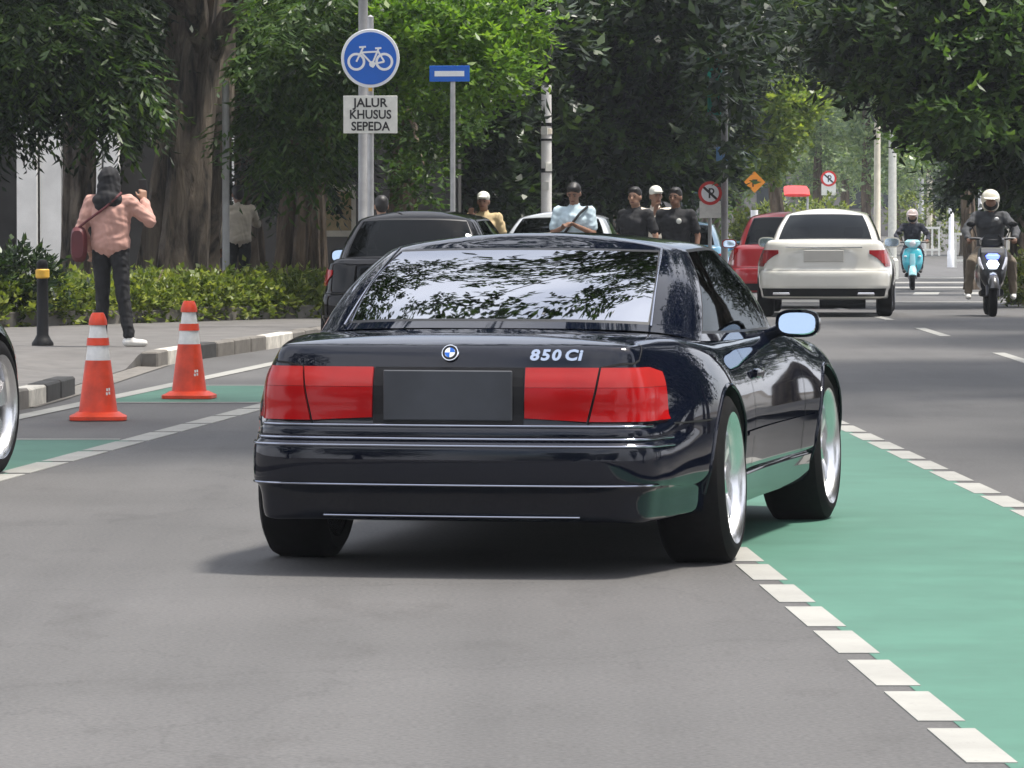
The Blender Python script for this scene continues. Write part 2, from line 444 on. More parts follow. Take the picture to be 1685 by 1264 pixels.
MAT = {
    'asphalt': asphalt_mat(),
    'green': paint_mat('green_lane_paint', (0.056, 0.156, 0.112)),
    'white_line': paint_mat('white_road_paint', (0.31, 0.305, 0.28), worn=0.60),
    'paving': pm('paving', (0.118, 0.112, 0.106), 0.85, var=0.2, scale=3, bmp=0.2),
    'kerb': pm('kerb_concrete', (0.15, 0.138, 0.122), 0.85, var=0.25, scale=7, bmp=0.3),
    'kerb_white': pm('kerb_white', (0.55, 0.52, 0.46), 0.8, var=0.3, scale=9, bmp=0.2),
    'kerb_black': pm('kerb_black', (0.035, 0.034, 0.033), 0.8, var=0.35, scale=9, bmp=0.2),
    'soil': pm('soil', (0.06, 0.045, 0.03), 0.95, var=0.4, scale=6, bmp=0.5),
    'rubber': pm('tyre_rubber', (0.007, 0.0065, 0.007), 0.8, var=0.3, scale=30, spec=0.15),
    'black': pm('black_plastic', (0.008, 0.008, 0.009), 0.55, var=0.2, scale=20, spec=0.25),
    'gap': pm('panel_gap', (0.003, 0.003, 0.003), 0.9),
    'seal': pm('window_seal', (0.008, 0.008, 0.009), 0.4),
    'chrome': pm('chrome', (0.85, 0.86, 0.88), 0.08, 1.0, var=0.03),
    'alloy': pm('polished_alloy', (0.72, 0.72, 0.73), 0.27, 1.0, var=0.05),
    'dark_alloy': pm('dark_alloy', (0.10, 0.10, 0.11), 0.35, 0.8, var=0.1),
    'steel': pm('galvanised_steel', (0.42, 0.42, 0.42), 0.5, 0.6, var=0.15, scale=10),
    'grey_pole': pm('grey_pole_paint', (0.30, 0.30, 0.30), 0.55, 0.1, var=0.2, scale=5),
    'cream_pole': pm('cream_pole_paint', (0.62, 0.57, 0.47), 0.6, 0.0, var=0.15, scale=5),
    'navy': car_paint('deep_blue_black_car_paint', (0.0028, 0.0042, 0.0105)),
    'white_car': car_paint('cream_white_car_paint', (0.72, 0.70, 0.63), rough=0.35),
    'black_car': car_paint('black_car_paint', (0.004, 0.004, 0.005), coat=.6),
    'red_car': car_paint('red_car_paint', (0.42, 0.012, 0.018), rough=0.35),
    'blue_car': car_paint('pale_blue_car_paint', (0.16, 0.42, 0.62), rough=0.35),
    'silver_car': car_paint('silver_car_paint', (0.52, 0.55, 0.58), 0.3, 0.3),
    'green_car': car_paint('dark_green_car_paint', (0.018, 0.022, 0.020)),
    'glass': glass_mat('tinted_window_glass', (0.030, 0.036, 0.033), 1.45, gloss=(0.42, 0.45, 0.47)),
    'glass_rear': glass_mat('rear_window_glass', (0.010, 0.012, 0.012), 6.5),
    'mirror': pm('mirror_glass', (0.75, 0.85, 0.95), 0.03, 1.0, var=0.01),
    'lens_red': lens_mat('red_lamp_lens', (0.36, 0.002, 0.003)),
    'lens_bright': lens_mat('bright_red_lamp_lens', (0.62, 0.010, 0.006)),
    'trim': pm('trim_and_highlight_metal', (0.34, 0.36, 0.42), 0.12, 1.0, var=0.03),  # real window trim, and the bumper's stand-in highlight lines
    'lens_dark': lens_mat('dark_red_lamp_lens', (0.28, 0.006, 0.01)),
    'lens_pale': lens_mat('rose_lamp_lens', (0.38, 0.022, 0.020)),
    'lens_clear': pm('clear_lamp_lens', (0.75, 0.75, 0.78), 0.12, 0.1, coat=1.0),
    'plate_dark': pm('dark_number_plate', (0.045, 0.049, 0.058), 0.5, var=0.3, scale=3.5),
    'plate_pale': pm('pale_number_plate', (0.55, 0.53, 0.48), 0.5, var=0.05),
    'seat': pm('seat_cloth', (0.02, 0.02, 0.02), 0.8),
    'orange': pm('cone_orange', (0.66, 0.05, 0.012), 0.5, var=0.28, scale=7),
    'cone_white': pm('cone_white_band', (0.70, 0.69, 0.66), 0.45, var=0.16, scale=11),
    'sign_blue': pm('sign_blue', (0.006, 0.115, 0.52), 0.35, var=0.05),
    'sign_pale_blue': pm('sign_pale_blue', (0.16, 0.34, 0.62), 0.5, var=0.15),
    'sign_white': pm('sign_white', (0.80, 0.81, 0.82), 0.4, var=0.05),
    'sign_cream': pm('sign_cream', (0.68, 0.68, 0.62), 0.5, var=0.1, scale=12),
    'sign_ink': pm('sign_ink', (0.02, 0.02, 0.02), 0.6),
    'sign_orange': pm('sign_orange', (0.80, 0.28, 0.02), 0.5, var=0.08),
    'sign_red': pm('sign_red', (0.60, 0.03, 0.025), 0.5, var=0.1),
    'yellow': pm('yellow_paint', (0.62, 0.36, 0.04), 0.6, var=0.2, scale=9),
    'wall_dark': pm('dark_fence_wall', (0.030, 0.028, 0.026), 0.9, var=0.4, scale=1.5, bmp=0.2),
    'wall_white': pm('white_render', (0.78, 0.77, 0.74), 0.8, var=0.12, scale=2.5),
    'wall_tan': pm('tan_board', (0.36, 0.27, 0.14), 0.75, var=0.25, scale=8),
    'concrete': pm('far_concrete', (0.20, 0.185, 0.175), 0.9, var=0.2, scale=0.4),
    'window_far': pm('far_window', (0.03, 0.035, 0.04), 0.2, var=0.3, scale=1.0),
    'bark_dark': bark_mat('bark_dark', (0.013, 0.010, 0.008), (0.23, 0.185, 0.14), 3.6),
    'bark': bark_mat('bark', (0.035, 0.024, 0.016), (0.20, 0.15, 0.105), 4.5),
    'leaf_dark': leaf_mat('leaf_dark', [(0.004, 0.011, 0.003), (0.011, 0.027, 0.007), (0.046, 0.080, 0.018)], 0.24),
    'leaf_mid': leaf_mat('leaf_mid', [(0.022, 0.050, 0.014), (0.048, 0.095, 0.024), (0.085, 0.135, 0.036)], 0.38),  # paler copy of the dark leaf; paints lit sprays in shaded crowns
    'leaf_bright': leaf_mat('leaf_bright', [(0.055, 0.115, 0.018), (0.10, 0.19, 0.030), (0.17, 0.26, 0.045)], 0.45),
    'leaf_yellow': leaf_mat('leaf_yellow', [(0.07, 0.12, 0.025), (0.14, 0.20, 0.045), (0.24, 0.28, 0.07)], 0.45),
    'leaf_hedge': leaf_mat('leaf_hedge', [(0.05, 0.078, 0.013), (0.125, 0.165, 0.03), (0.25, 0.275, 0.065)], 0.30),
    'leaf_far': leaf_mat('leaf_far', [(0.11, 0.17, 0.10), (0.20, 0.27, 0.165), (0.34, 0.40, 0.26)], 0.40),  # paled: distant sunlight and haze are put into the leaf colour
    'skin': pm('skin', (0.36, 0.205, 0.135), 0.55, var=0.08),
    'skin_dark': pm('skin_brown', (0.235, 0.125, 0.080), 0.55, var=0.08),
    'hair': pm('hair_black', (0.010, 0.008, 0.007), 0.5),
    'cloth_pink': pm('pink_jacket', (0.50, 0.285, 0.235), 0.85, var=0.12, scale=9, bmp=0.2),
    'cloth_black': pm('black_cloth', (0.012, 0.012, 0.014), 0.85, var=0.3, scale=9, bmp=0.2),
    'cloth_navy': pm('navy_cloth', (0.020, 0.022, 0.035), 0.8, var=0.2, scale=9, bmp=0.2),
    'cloth_grey': pm('charcoal_cloth', (0.045, 0.047, 0.052), 0.8, var=0.2, scale=9, bmp=0.2),
    'cloth_blue': pm('pale_blue_shirt', (0.44, 0.55, 0.60), 0.8, var=0.1, scale=9, bmp=0.15),
    'cloth_cream': pm('cream_shirt', (0.62, 0.56, 0.47), 0.8, var=0.1, scale=9, bmp=0.15),
    'cloth_sand': pm('sand_shirt', (0.52, 0.40, 0.22), 0.8, var=0.1, scale=9, bmp=0.15),
    'cloth_khaki': pm('khaki_trousers', (0.16, 0.13, 0.095), 0.85, var=0.2, scale=9, bmp=0.15),
    'maroon': pm('maroon_bag', (0.10, 0.018, 0.022), 0.6, var=0.2),
    'shoe_white': pm('white_shoe', (0.70, 0.69, 0.66), 0.6, var=0.1),
    'shoe_dark': pm('dark_shoe', (0.025, 0.022, 0.02), 0.6),
    'helmet': pm('cream_helmet', (0.66, 0.62, 0.50), 0.25, var=0.05, coat=0.6),
    'helmet_pink': pm('pale_helmet', (0.62, 0.50, 0.46), 0.3, var=0.05, coat=0.6),
    'teal': pm('turquoise_scooter_paint', (0.06, 0.46, 0.56), 0.25, var=0.06, coat=0.8),
    'teal_pale': pm('pale_turquoise_paint', (0.36, 0.68, 0.74), 0.3, var=0.06, coat=0.6),
    'scooter_black': pm('black_scooter_paint', (0.014, 0.014, 0.016), 0.3, var=0.15, coat=0.7),
    'signal_teal': pm('signal_green_housing', (0.02, 0.30, 0.22), 0.5, var=0.15),
    'blue_lamp': emi('blue_headlamp', (0.10, 0.16, 1.0), 2.2, (0.2, 0.25, 0.8)),
    'white_lamp': emi('white_headlamp', (0.75, 0.85, 1.0), 2.5, (0.8, 0.8, 0.9)),
}
# ---------------------------------------------------------------- car shell: plan outline swept with height profiles
def cr(p0, p1, p2, p3, t):
    return tuple(0.5 * ((2*b) + (-a + c) * t + (2*a - 5*b + 4*c - d) * t*t + (-a + 3*b - 3*c + d) * t**3) for a, b, c, d in zip(p0, p1, p2, p3))

def cr_eval(pts, u, mirror=True):
    """Catmull-Rom through a half outline whose ends lie on the mirror plane x = 0"""
    n = len(pts); k = min(int(u), n - 2); t = u - k
    def g(i):
        if i < 0: p = pts[-i]; return (-p[0],) + tuple(p[1:])
        if i >= n: p = pts[2*(n-1) - i]; return (-p[0],) + tuple(p[1:])
        return pts[i]
    return cr(g(k-1), g(k), g(k+1), g(k+2), t)

def chaikin(c, it):
    for _ in range(it):
        o = [c[0]]
        for a, b in zip(c[:-1], c[1:]):
            o.append(tuple(0.75*x + 0.25*y for x, y in zip(a, b)))
            o.append(tuple(0.25*x + 0.75*y for x, y in zip(a, b)))
        o.append(c[-1]); c = o
    return c

def lerp(a, b, t): return a + (b - a) * t

def interp(keys, x):
    if x <= keys[0][0]: return keys[0][1]
    for (a, va), (b, vb) in zip(keys[:-1], keys[1:]):
        if x <= b: return lerp(va, vb, (x - a) / (b - a))
    return keys[-1][1]

class Shell:
    def __init__(s, spec):
        s.sp = spec; s.out = spec['outline']; s.st = spec['stations']
    def profile(s, u):
        st = s.st
        if u <= st[0][0]: return st[0][1]
        for (a, pa), (b, pb) in zip(st[:-1], st[1:]):
            if u <= b:
                t = (u - a) / (b - a); t = t*t*(3 - 2*t)
                return [(lerp(x[0], y[0], t), lerp(x[1], y[1], t)) for x, y in zip(pa, pb)]
        return st[-1][1]
    def frame(s, u):
        n = len(s.out) - 1
        p = cr_eval(s.out, u); e = 1e-3
        a = cr_eval(s.out, max(u - e, 0)); b = cr_eval(s.out, min(u + e, n - 1e-6))
        t = Vector((b[0]-a[0], b[1]-a[1], 0)).normalized()
        nrm = Vector((t.y, -t.x, 0))         # outward on the right-hand half
        return Vector((p[0], p[1], 0)), nrm
    def side_col(s, u, it=2):
        p, nrm = s.frame(u)
        c = [tuple(p - nrm * ins + Vector((0, 0, z))) for ins, z in s.profile(u)]
        return c, p, nrm
    def surf(s, u, z, off=0.0):
        c, p, nrm = s.side_col(u)
        c = chaikin(c, 2)
        for a, b in zip(c[:-1], c[1:]):
            if a[2] <= z <= b[2] and b[2] > a[2]:
                t = (z - a[2]) / (b[2] - a[2])
                d = Vector((b[0]-a[0], b[1]-a[1], b[2]-a[2])).normalized()
                tang = Vector((-nrm.y, nrm.x, 0))
                nn = d.cross(tang)
                if nn.dot(nrm) < 0: nn = -nn
                return Vector(tuple(lerp(x, y, t) for x, y in zip(a, b))) + nn.normalized() * off
        return Vector(c[-1] if z > c[-1][2] else c[1]) + nrm * off
    def u_at_y(s, y):
        n = len(s.out) - 1
        lo, hi = 1.0, float(n) - 1
        for _ in range(40):
            m = (lo + hi) / 2
            if cr_eval(s.out, m)[1] < y: lo = m
            else: hi = m
        return lo
    def body_mesh(s, name, nper=7):
        sp = s.sp; n = len(s.out) - 1; cols = []
        for i in range(n * nper + 1):
            u = min(i / nper, n - 1e-6)
            c, p, nrm = s.side_col(u)
            ys = min(max(p.y, sp['spine'][0]), sp['spine'][1])
            zb = c[0][2]; zt = interp(sp['spine_z'], ys); e = c[-1]
            bot = [(0.0, ys, zb), (e[0]*0.5, lerp(ys, c[0][1], 0.5), zb)]
            top = []
            for t in (0.25, 0.55, 0.8, 1.0):
                ez = 1 - (1 - t)**2
                top.append((e[0]*(1-t), lerp(e[1], ys, t), lerp(e[2], zt, ez)))
            cols.append(chaikin(bot + c + top, 2))
        if True:
            for c in (cols[0], cols[-1]):
                for j in range(len(c)): c[j] = (0.0, c[j][1], c[j][2])
        m = len(cols[0]); vs = []; fs = []
        full = cols + [[(-x, y, z) for x, y, z in c] for c in reversed(cols[1:-1])]
        N = len(full)
        for c in full: vs += c
        for i in range(N):
            j = (i + 1) % N
            for k in range(m - 1):
                fs.append((i*m+k, j*m+k, j*m+k+1, i*m+k+1))
        me = bpy.data.meshes.new(name); me.from_pydata(vs, [], fs)
        bm = bmesh.new(); bm.from_mesh(me)
        bmesh.ops.remove_doubles(bm, verts=bm.verts, dist=0.0008)
        bmesh.ops.dissolve_degenerate(bm, dist=0.0004, edges=bm.edges)
        bmesh.ops.recalc_face_normals(bm, faces=bm.faces)
        bm.to_mesh(me); bm.free()
        return me
    def patch(s, u0, u1, z0, z1, nu, nz, off, side=1, thick=None):
        """a piece of skin lying on the shell; z0, z1 may be functions of t in 0..1"""
        f0 = z0 if callable(z0) else (lambda t: z0); f1 = z1 if callable(z1) else (lambda t: z1)
        g0 = u0 if callable(u0) else (lambda k: u0); g1 = u1 if callable(u1) else (lambda k: u1)
        vs = []; fs = []
        for i in range(nu + 1):
            t = i / nu
            for k in range(nz + 1):
                u = lerp(g0(k / nz), g1(k / nz), t)
                p = s.surf(u, lerp(f0(t), f1(t), k / nz), off)
                vs.append((p.x * side, p.y, p.z))
        for i in range(nu):
            for k in range(nz):
                a = i*(nz+1)+k
                fs.append((a, a+nz+1, a+nz+2, a+1) if side > 0 else (a, a+1, a+nz+2, a+nz+1))
        if thick:
            b = len(vs); w = nz + 1
            for i in range(nu + 1):
                t = i / nu
                for k in range(nz + 1):
                    u = lerp(g0(k / nz), g1(k / nz), t)
                    p = s.surf(u, lerp(f0(t), f1(t), k / nz), off - thick)
                    vs.append((p.x * side, p.y, p.z))
            rim = [i*w for i in range(nu)] ; 
            ring = [i*w for i in range(nu+1)] + [nu*w+k for k in range(1, nz+1)] + [i*w+nz for i in range(nu-1, -1, -1)] + [k for k in range(nz-1, 0, -1)]
            for q in range(len(ring)):
                a, c = ring[q], ring[(q+1) % len(ring)]
                fs.append((a, a+b, c+b, c) if side > 0 else (a, c, c+b, a+b))
        mb = MB(); mb.add(vs, fs); return mb
    def strip(s, pts, w, off, side=1):
        """a thin ribbon along (u, z) points"""
        mb = MB(); P = [s.surf(u, z, off) for u, z in pts]
        N = [(s.surf(u, z, off + 0.02) - p).normalized() for (u, z), p in zip(pts, P)]
        vs = []; fs = []
        for i, p in enumerate(P):
            d = (P[min(i+1, len(P)-1)] - P[max(i-1, 0)]).normalized()
            q = d.cross(N[i]).normalized() * (w / 2)
            for v in (p - q, p + q): vs.append((v.x*side, v.y, v.z))
        for i in range(len(P) - 1):
            fs.append((2*i, 2*i+1, 2*i+3, 2*i+2))
        mb.add(vs, fs); return mb

def boolean_cut(me, cutters, mat_body, mat_well):
    """me minus cutters, materials kept"""
    o = bpy.data.objects.new('tmp_body', me); COL.objects.link(o)
    me.materials.append(mat_body); me.materials.append(mat_well)
    tmp = [o]
    for cm in cutters:
        cm.materials.append(mat_body); cm.materials.append(mat_well)
        cm.polygons.foreach_set('material_index', [1] * len(cm.polygons))
        c = bpy.data.objects.new('tmp_cut', cm); COL.objects.link(c); tmp.append(c)
        md = o.modifiers.new('b', 'BOOLEAN'); md.object = c; md.operation = 'DIFFERENCE'; md.solver = 'EXACT'
    dg = bpy.context.evaluated_depsgraph_get()
    res = bpy.data.meshes.new_from_object(o.evaluated_get(dg), depsgraph=dg)
    if len(res.polygons) < 0.6 * len(me.polygons):
        for md in o.modifiers: md.solver = 'FAST'
        dg = bpy.context.evaluated_depsgraph_get(); dg.update()
        res = bpy.data.meshes.new_from_object(o.evaluated_get(dg), depsgraph=dg)
    for t in tmp: bpy.data.objects.remove(t, do_unlink=True)
    return res

def greenhouse(parent, gh, groups, roof, mats, bulge=0.02, names=('rear_window', 'side_window', 'windscreen')):
    """gh: [(base, top)] half stations; groups: [(kind, i0, i1)]; roof: (ymin, ymax, z crown)"""
    V = [-.05, .025, .05, .16, .3, .45, .6, .75, .87, .925, .955, 1.0]
    G0, G1 = 2, 9
    n = len(gh)
    B = [g[0] for g in gh]; Tp = [g[1] for g in gh]
    cols = []; kinds = []
    for kind, i0, i1 in groups:
        seg = []
        L = i1 - i0
        m0 = 0.0 if i0 == 0 else 1.0; m1 = 0.0 if i1 == n - 1 else 1.0
        if kind == 'pillar':
            ts = [L * q / 8 for q in range(9)]; ks = ['f'] * 8
        else:
            ts = [0.0]; ks = []
            if m0: ts.append(0.035); ks.append('s')
            a = ts[-1]; b = L - (0.035 if m1 else 0)
            nn = 6 * L
            for q in range(1, nn + 1):
                ts.append(lerp(a, b, q / nn)); ks.append(kind)
            if m1: ts.append(float(L)); ks.append('s')
        for q, t in enumerate(ts):
            if q == 0 and cols: continue
            cols.append(min(i0 + t, n - 1 - 1e-6))
        kinds += ks
    grid = []
    for u in cols:
        b = Vector(cr_eval(B, u)); t = Vector(cr_eval(Tp, u))
        if u == 0 or u > n - 1 - 1e-4: b.x = 0; t.x = 0
        e = 1e-3
        b1 = Vector(cr_eval(B, max(u-e, 0))); b2 = Vector(cr_eval(B, min(u+e, n-1-1e-6)))
        tg = (b2 - b1).normalized(); up = (t - b).normalized()
        nn = tg.cross(up).normalized()
        if nn.dot(Vector((b.x, b.y - (B[0][1]+B[-1][1])/2, 0.3))) < 0: nn = -nn
        if u == 0 or u > n - 1 - 1e-4: nn.x = 0
        col = [b.lerp(t, v) + nn * (bulge * math.sin(math.pi * max(0, min(v*1.02, 1)))) for v in V]
        ys = min(max(t.y, roof[0]), roof[1])
        sp = Vector((0, ys, roof[2]))
        rc = []
        for r in (0.08, 0.2, 0.36, 0.55, 0.78, 1.0):
            ez = 1 - (1 - r)**2.0
            rc.append(Vector((lerp(t.x, 0, r), lerp(t.y, ys, r), lerp(t.z, roof[2], ez))))
        full = col + rc; a = len(V) - 2
        for _ in range(3):
            full = [p if not (a <= q <= a + 4) else (full[q-1] + full[q]*2 + full[q+1]) / 4 for q, p in enumerate(full)]
        grid.append(full)
    m = len(grid[0]); nc = len(grid)
    sets = {'frame': [], 'seal': [], 'rear_window': [], 'side_window_r': [], 'side_window_l': [], 'windscreen': []}
    vs = []
    for side in (1, -1):
        for c in grid: vs += [(p.x*side, p.y, p.z) for p in c]
    off = nc * m
    for side in (0, 1):
        o = side * off
        for i in range(nc - 1):
            kd = kinds[i]
            for k in range(m - 1):
                f = (o+i*m+k, o+(i+1)*m+k, o+(i+1)*m+k+1, o+i*m+k+1)
                if side: f = tuple(reversed(f))
                if k >= len(V) - 1 or kd == 'f': key = 'frame'
                elif k < 1 or k >= 10: key = 'frame'
                elif k < G0 or k >= G1 or kd == 's': key = 'seal'
                elif kd == 'side': key = 'side_window_l' if side else 'side_window_r'
                else: key = kd
                sets[key].append(f)
    outs = {}
    for key, fl in sets.items():
        if not fl: continue
        used = sorted({i for f in fl for i in f}); mp = {a: b for b, a in enumerate(used)}
        me = bpy.data.meshes.new(key)
        me.from_pydata([vs[i] for i in used], [], [tuple(mp[i] for i in f) for f in fl])
        bm = bmesh.new(); bm.from_mesh(me)
        bmesh.ops.remove_doubles(bm, verts=bm.verts, dist=0.0005)
        bmesh.ops.recalc_face_normals(bm, faces=bm.faces)
        bm.to_mesh(me); bm.free()
        nm = {'frame': 'roof', 'seal': 'window_seal', 'side_window_l': 'side_window', 'side_window_r': 'side_window'}.get(key, key)
        mt = mats['body'] if key == 'frame' else MAT['seal'] if key == 'seal' else mats['rear'] if key == 'rear_window' else mats['glass']
        outs[key] = link_mesh(nm, me, mt, parent, True)
        me.set_sharp_from_angle(angle=R(50))
    return outs

def add_wheel(parent, x, y, r, width, rim_r, side, rim_mat, camber=0.0, steer=0.0, spokes=5, twin=True):
    """wheel > tyre, rim, hub_cap; outer face at x*side"""
    w = empty('wheel', (x * side, y, r))
    w.parent = parent
    w.rotation_euler = (0, R(camber) * side, R(steer))
    hw = width
    def X(v): return v * side                   # v < 0 runs inboard
    prof = [(rim_r-0.012, -hw+0.012), (rim_r+0.02, -hw+0.004), (r-0.045, -hw), (r-0.012, -hw+0.02), (r, -hw+0.045), (r, -0.045), (r-0.010, -0.02),
            (r-0.042, -0.002), (rim_r+0.02, 0.002), (rim_r-0.004, -0.006), (rim_r-0.012, -0.012)]
    mb = MB(); mb.lathe([(a, X(b)) for a, b in prof], 40, axis='x', cap=False)
    t = mb.build('tyre', MAT['rubber'], w, True)
    mb = MB()
    barrel = [(rim_r-0.004, -hw+0.02), (rim_r-0.02, -hw+0.04), (rim_r-0.035, -0.10), (rim_r-0.022, -0.03), (rim_r-0.012, -0.010), (rim_r+0.006, 0.0), (rim_r+0.004, -0.008)]
    mb.lathe([(a, X(b)) for a, b in barrel], 40, axis='x', cap=False)
    disc = [(rim_r-0.035, -0.075), (0.07, -0.055), (0.05, -0.04), (0.0, -0.04)]
    # spokes
    for k in range(spokes):
        for dd in ((-0.13, 0.13) if twin else (0.0,)):
            a = 2*math.pi*k/spokes + dd
            M = Matrix.Rotation(a, 4, 'X')
            wd0, wd1 = (0.018, 0.026) if twin else (0.03, 0.05)
            pr = []
            for rr, xx, wd in ((0.04, -0.045, wd0), (rim_r*0.5, -0.035, (wd0+wd1)/2), (rim_r-0.03, -0.045, wd1)):
                pr.append([(X(xx), -wd, rr), (X(xx), wd, rr), (X(xx-0.035), wd*1.1, rr), (X(xx-0.035), -wd*1.1, rr)])
            mb.rings(pr, True, True, M)
    mb.lathe([(0.065, X(-0.085)), (0.068, X(-0.045)), (0.055, X(-0.028)), (0.0, X(-0.026))], 20, axis='x', cap=False)
    rim = mb.build('rim', rim_mat, w, True)
    mb = MB(); mb.lathe([(0.0, X(-0.13)), (rim_r*0.72, X(-0.13)), (rim_r*0.72, X(-0.115)), (0.0, X(-0.115))], 24, axis='x', cap=False)
    mb.build('brake_disc', MAT['dark_alloy'], w, True)
    return w

def text_mesh(name, txt, size, mat, parent, M, extrude=0.004, align='CENTER', shear=0.0, space=1.0, bold=0.0):
    cu = bpy.data.curves.new('txt', 'FONT'); cu.body = txt; cu.size = size; cu.extrude = extrude
    cu.align_x = align; cu.align_y = 'CENTER'; cu.shear = shear; cu.space_character = space
    cu.resolution_u = 3; cu.offset = bold
    o = bpy.data.objects.new('txt', cu); COL.objects.link(o)
    dg = bpy.context.evaluated_depsgraph_get()
    me = bpy.data.meshes.new_from_object(o.evaluated_get(dg), depsgraph=dg)
    bpy.data.objects.remove(o, do_unlink=True)
    me.transform(M); me.materials.clear()
    return link_mesh(name, me, mat, parent)

def seats(parent, ys, z, w=0.36, back=0.62):
    for (x, y) in ys:
        st = MB()
        st.loftz([(x, y, z, w*0.62, 0.25, 4), (x, y, z+0.16, w*0.66, 0.27, 4)], 16)
        secs = []
        for q in (0, .3, .6, .9, 1.0):
            secs.append((x, y - 0.22 - 0.16*q, z + 0.1 + back*q, w*(0.62 - 0.10*q), 0.075 - 0.02*q, 3.5))
        st.loftz(secs, 16)
        st.loftz([(x, y-0.41, z+back+0.10, 0.10, 0.04, 3), (x, y-0.42, z+back+0.2, 0.13, 0.05, 3), (x, y-0.42, z+back+0.27, 0.11, 0.04, 3)], 12)
        st.build('seat', MAT['seat'], parent, True)

def build_car(name, label, loc, yaw, spec):
    """yaw: degrees the nose points to the right of straight ahead; origin under the rear axle"""
    root = thing(name, label, 'car', (loc[0], loc[1], loc[2]), -R(yaw))
    sh = Shell(spec)
    wr = spec['wheel']                       # dict: r, rim, width, x, ys, arch
    cuts = []
    for y in wr['ys']:
        mb = MB()
        for sd in (1, -1):
            prof = [(0.0, 0.52*sd), (wr['arch'], 0.52*sd), (wr['arch'], 1.2*sd), (0.0, 1.2*sd)]
            mb.lathe([(max(a, 0.0005), b) for a, b in prof], 48, M=T(0, y, wr['r'] + 0.005), axis='x', cap=True)
        me = mb.mesh('cut')
        bm = bmesh.new(); bm.from_mesh(me); bmesh.ops.recalc_face_normals(bm, faces=bm.faces); bm.to_mesh(me); bm.free()
        cuts.append(me)
    me = boolean_cut(sh.body_mesh('body', spec.get('nper', 6)), cuts, spec['paint'], MAT['gap'])
    body = link_mesh('body', me, None, root, True)
    me.set_sharp_from_angle(angle=R(32))
    g = greenhouse(root, spec['gh'], spec['groups'], spec['roof'], {'body': spec['paint'], 'glass': MAT['glass'], 'rear': spec.get('rear_glass', MAT['glass'])}, spec.get('bulge', 0.02))
    for i, y in enumerate(wr['ys']):
        for sd in (1, -1):
            add_wheel(root, wr['x'][i], y, wr['r'], wr['width'], wr['rim'], sd, wr['mat'], -spec.get('camber', 0), spec.get('steer', 0) if i == 1 else 0, spec.get('spokes', 5), spec.get('twin', True))
    seats(root, spec['seats'], spec['seat_z'])
    mb = MB(); yb = spec['spine']
    mb.box(-0.6, 0.6, 0.2, wr['ys'][1] - 0.3, .24, .30)
    mb.build('cabin_floor', MAT['seat'], root)
    return root, sh, g

def mirror_part(root, x, y, z, side, paint, glass=True, sc=1.0, tilt=9.0):
    m = MB(); GM = T(x*side, y-.036*sc, z) @ RX(-tilt) @ T(-x*side, -(y-.036*sc), -z)
    secs = [(x*side, y+0.10*sc, z, 0.05*sc, 0.035*sc, 2.6), (x*side, y+0.06*sc, z, 0.09*sc, 0.06*sc, 2.8), (x*side, y, z, 0.115*sc, 0.072*sc, 3.0), (x*side, y-0.035*sc, z, 0.112*sc, 0.07*sc, 3.0)]
    m.loft(secs, 24)
    m.tube([((x-0.08*sc)*side, y+0.03, z-0.03*sc), ((x-0.17*sc)*side, y+0.05, z-0.065*sc), ((x-0.25*sc)*side, y+0.06, z-0.07*sc)], [0.035*sc, 0.032*sc, 0.04*sc], 10)
    o = m.build('door_mirror', paint, root, True)
    g = MB(); g.loft([(x*side, y-0.0365*sc, z, 0.098*sc, 0.058*sc, 3.0), (x*side, y-0.046*sc, z, 0.094*sc, 0.054*sc, 3.0)], 24, M=GM)
    g.build('mirror_glass', MAT['mirror'], o, True)
    return o

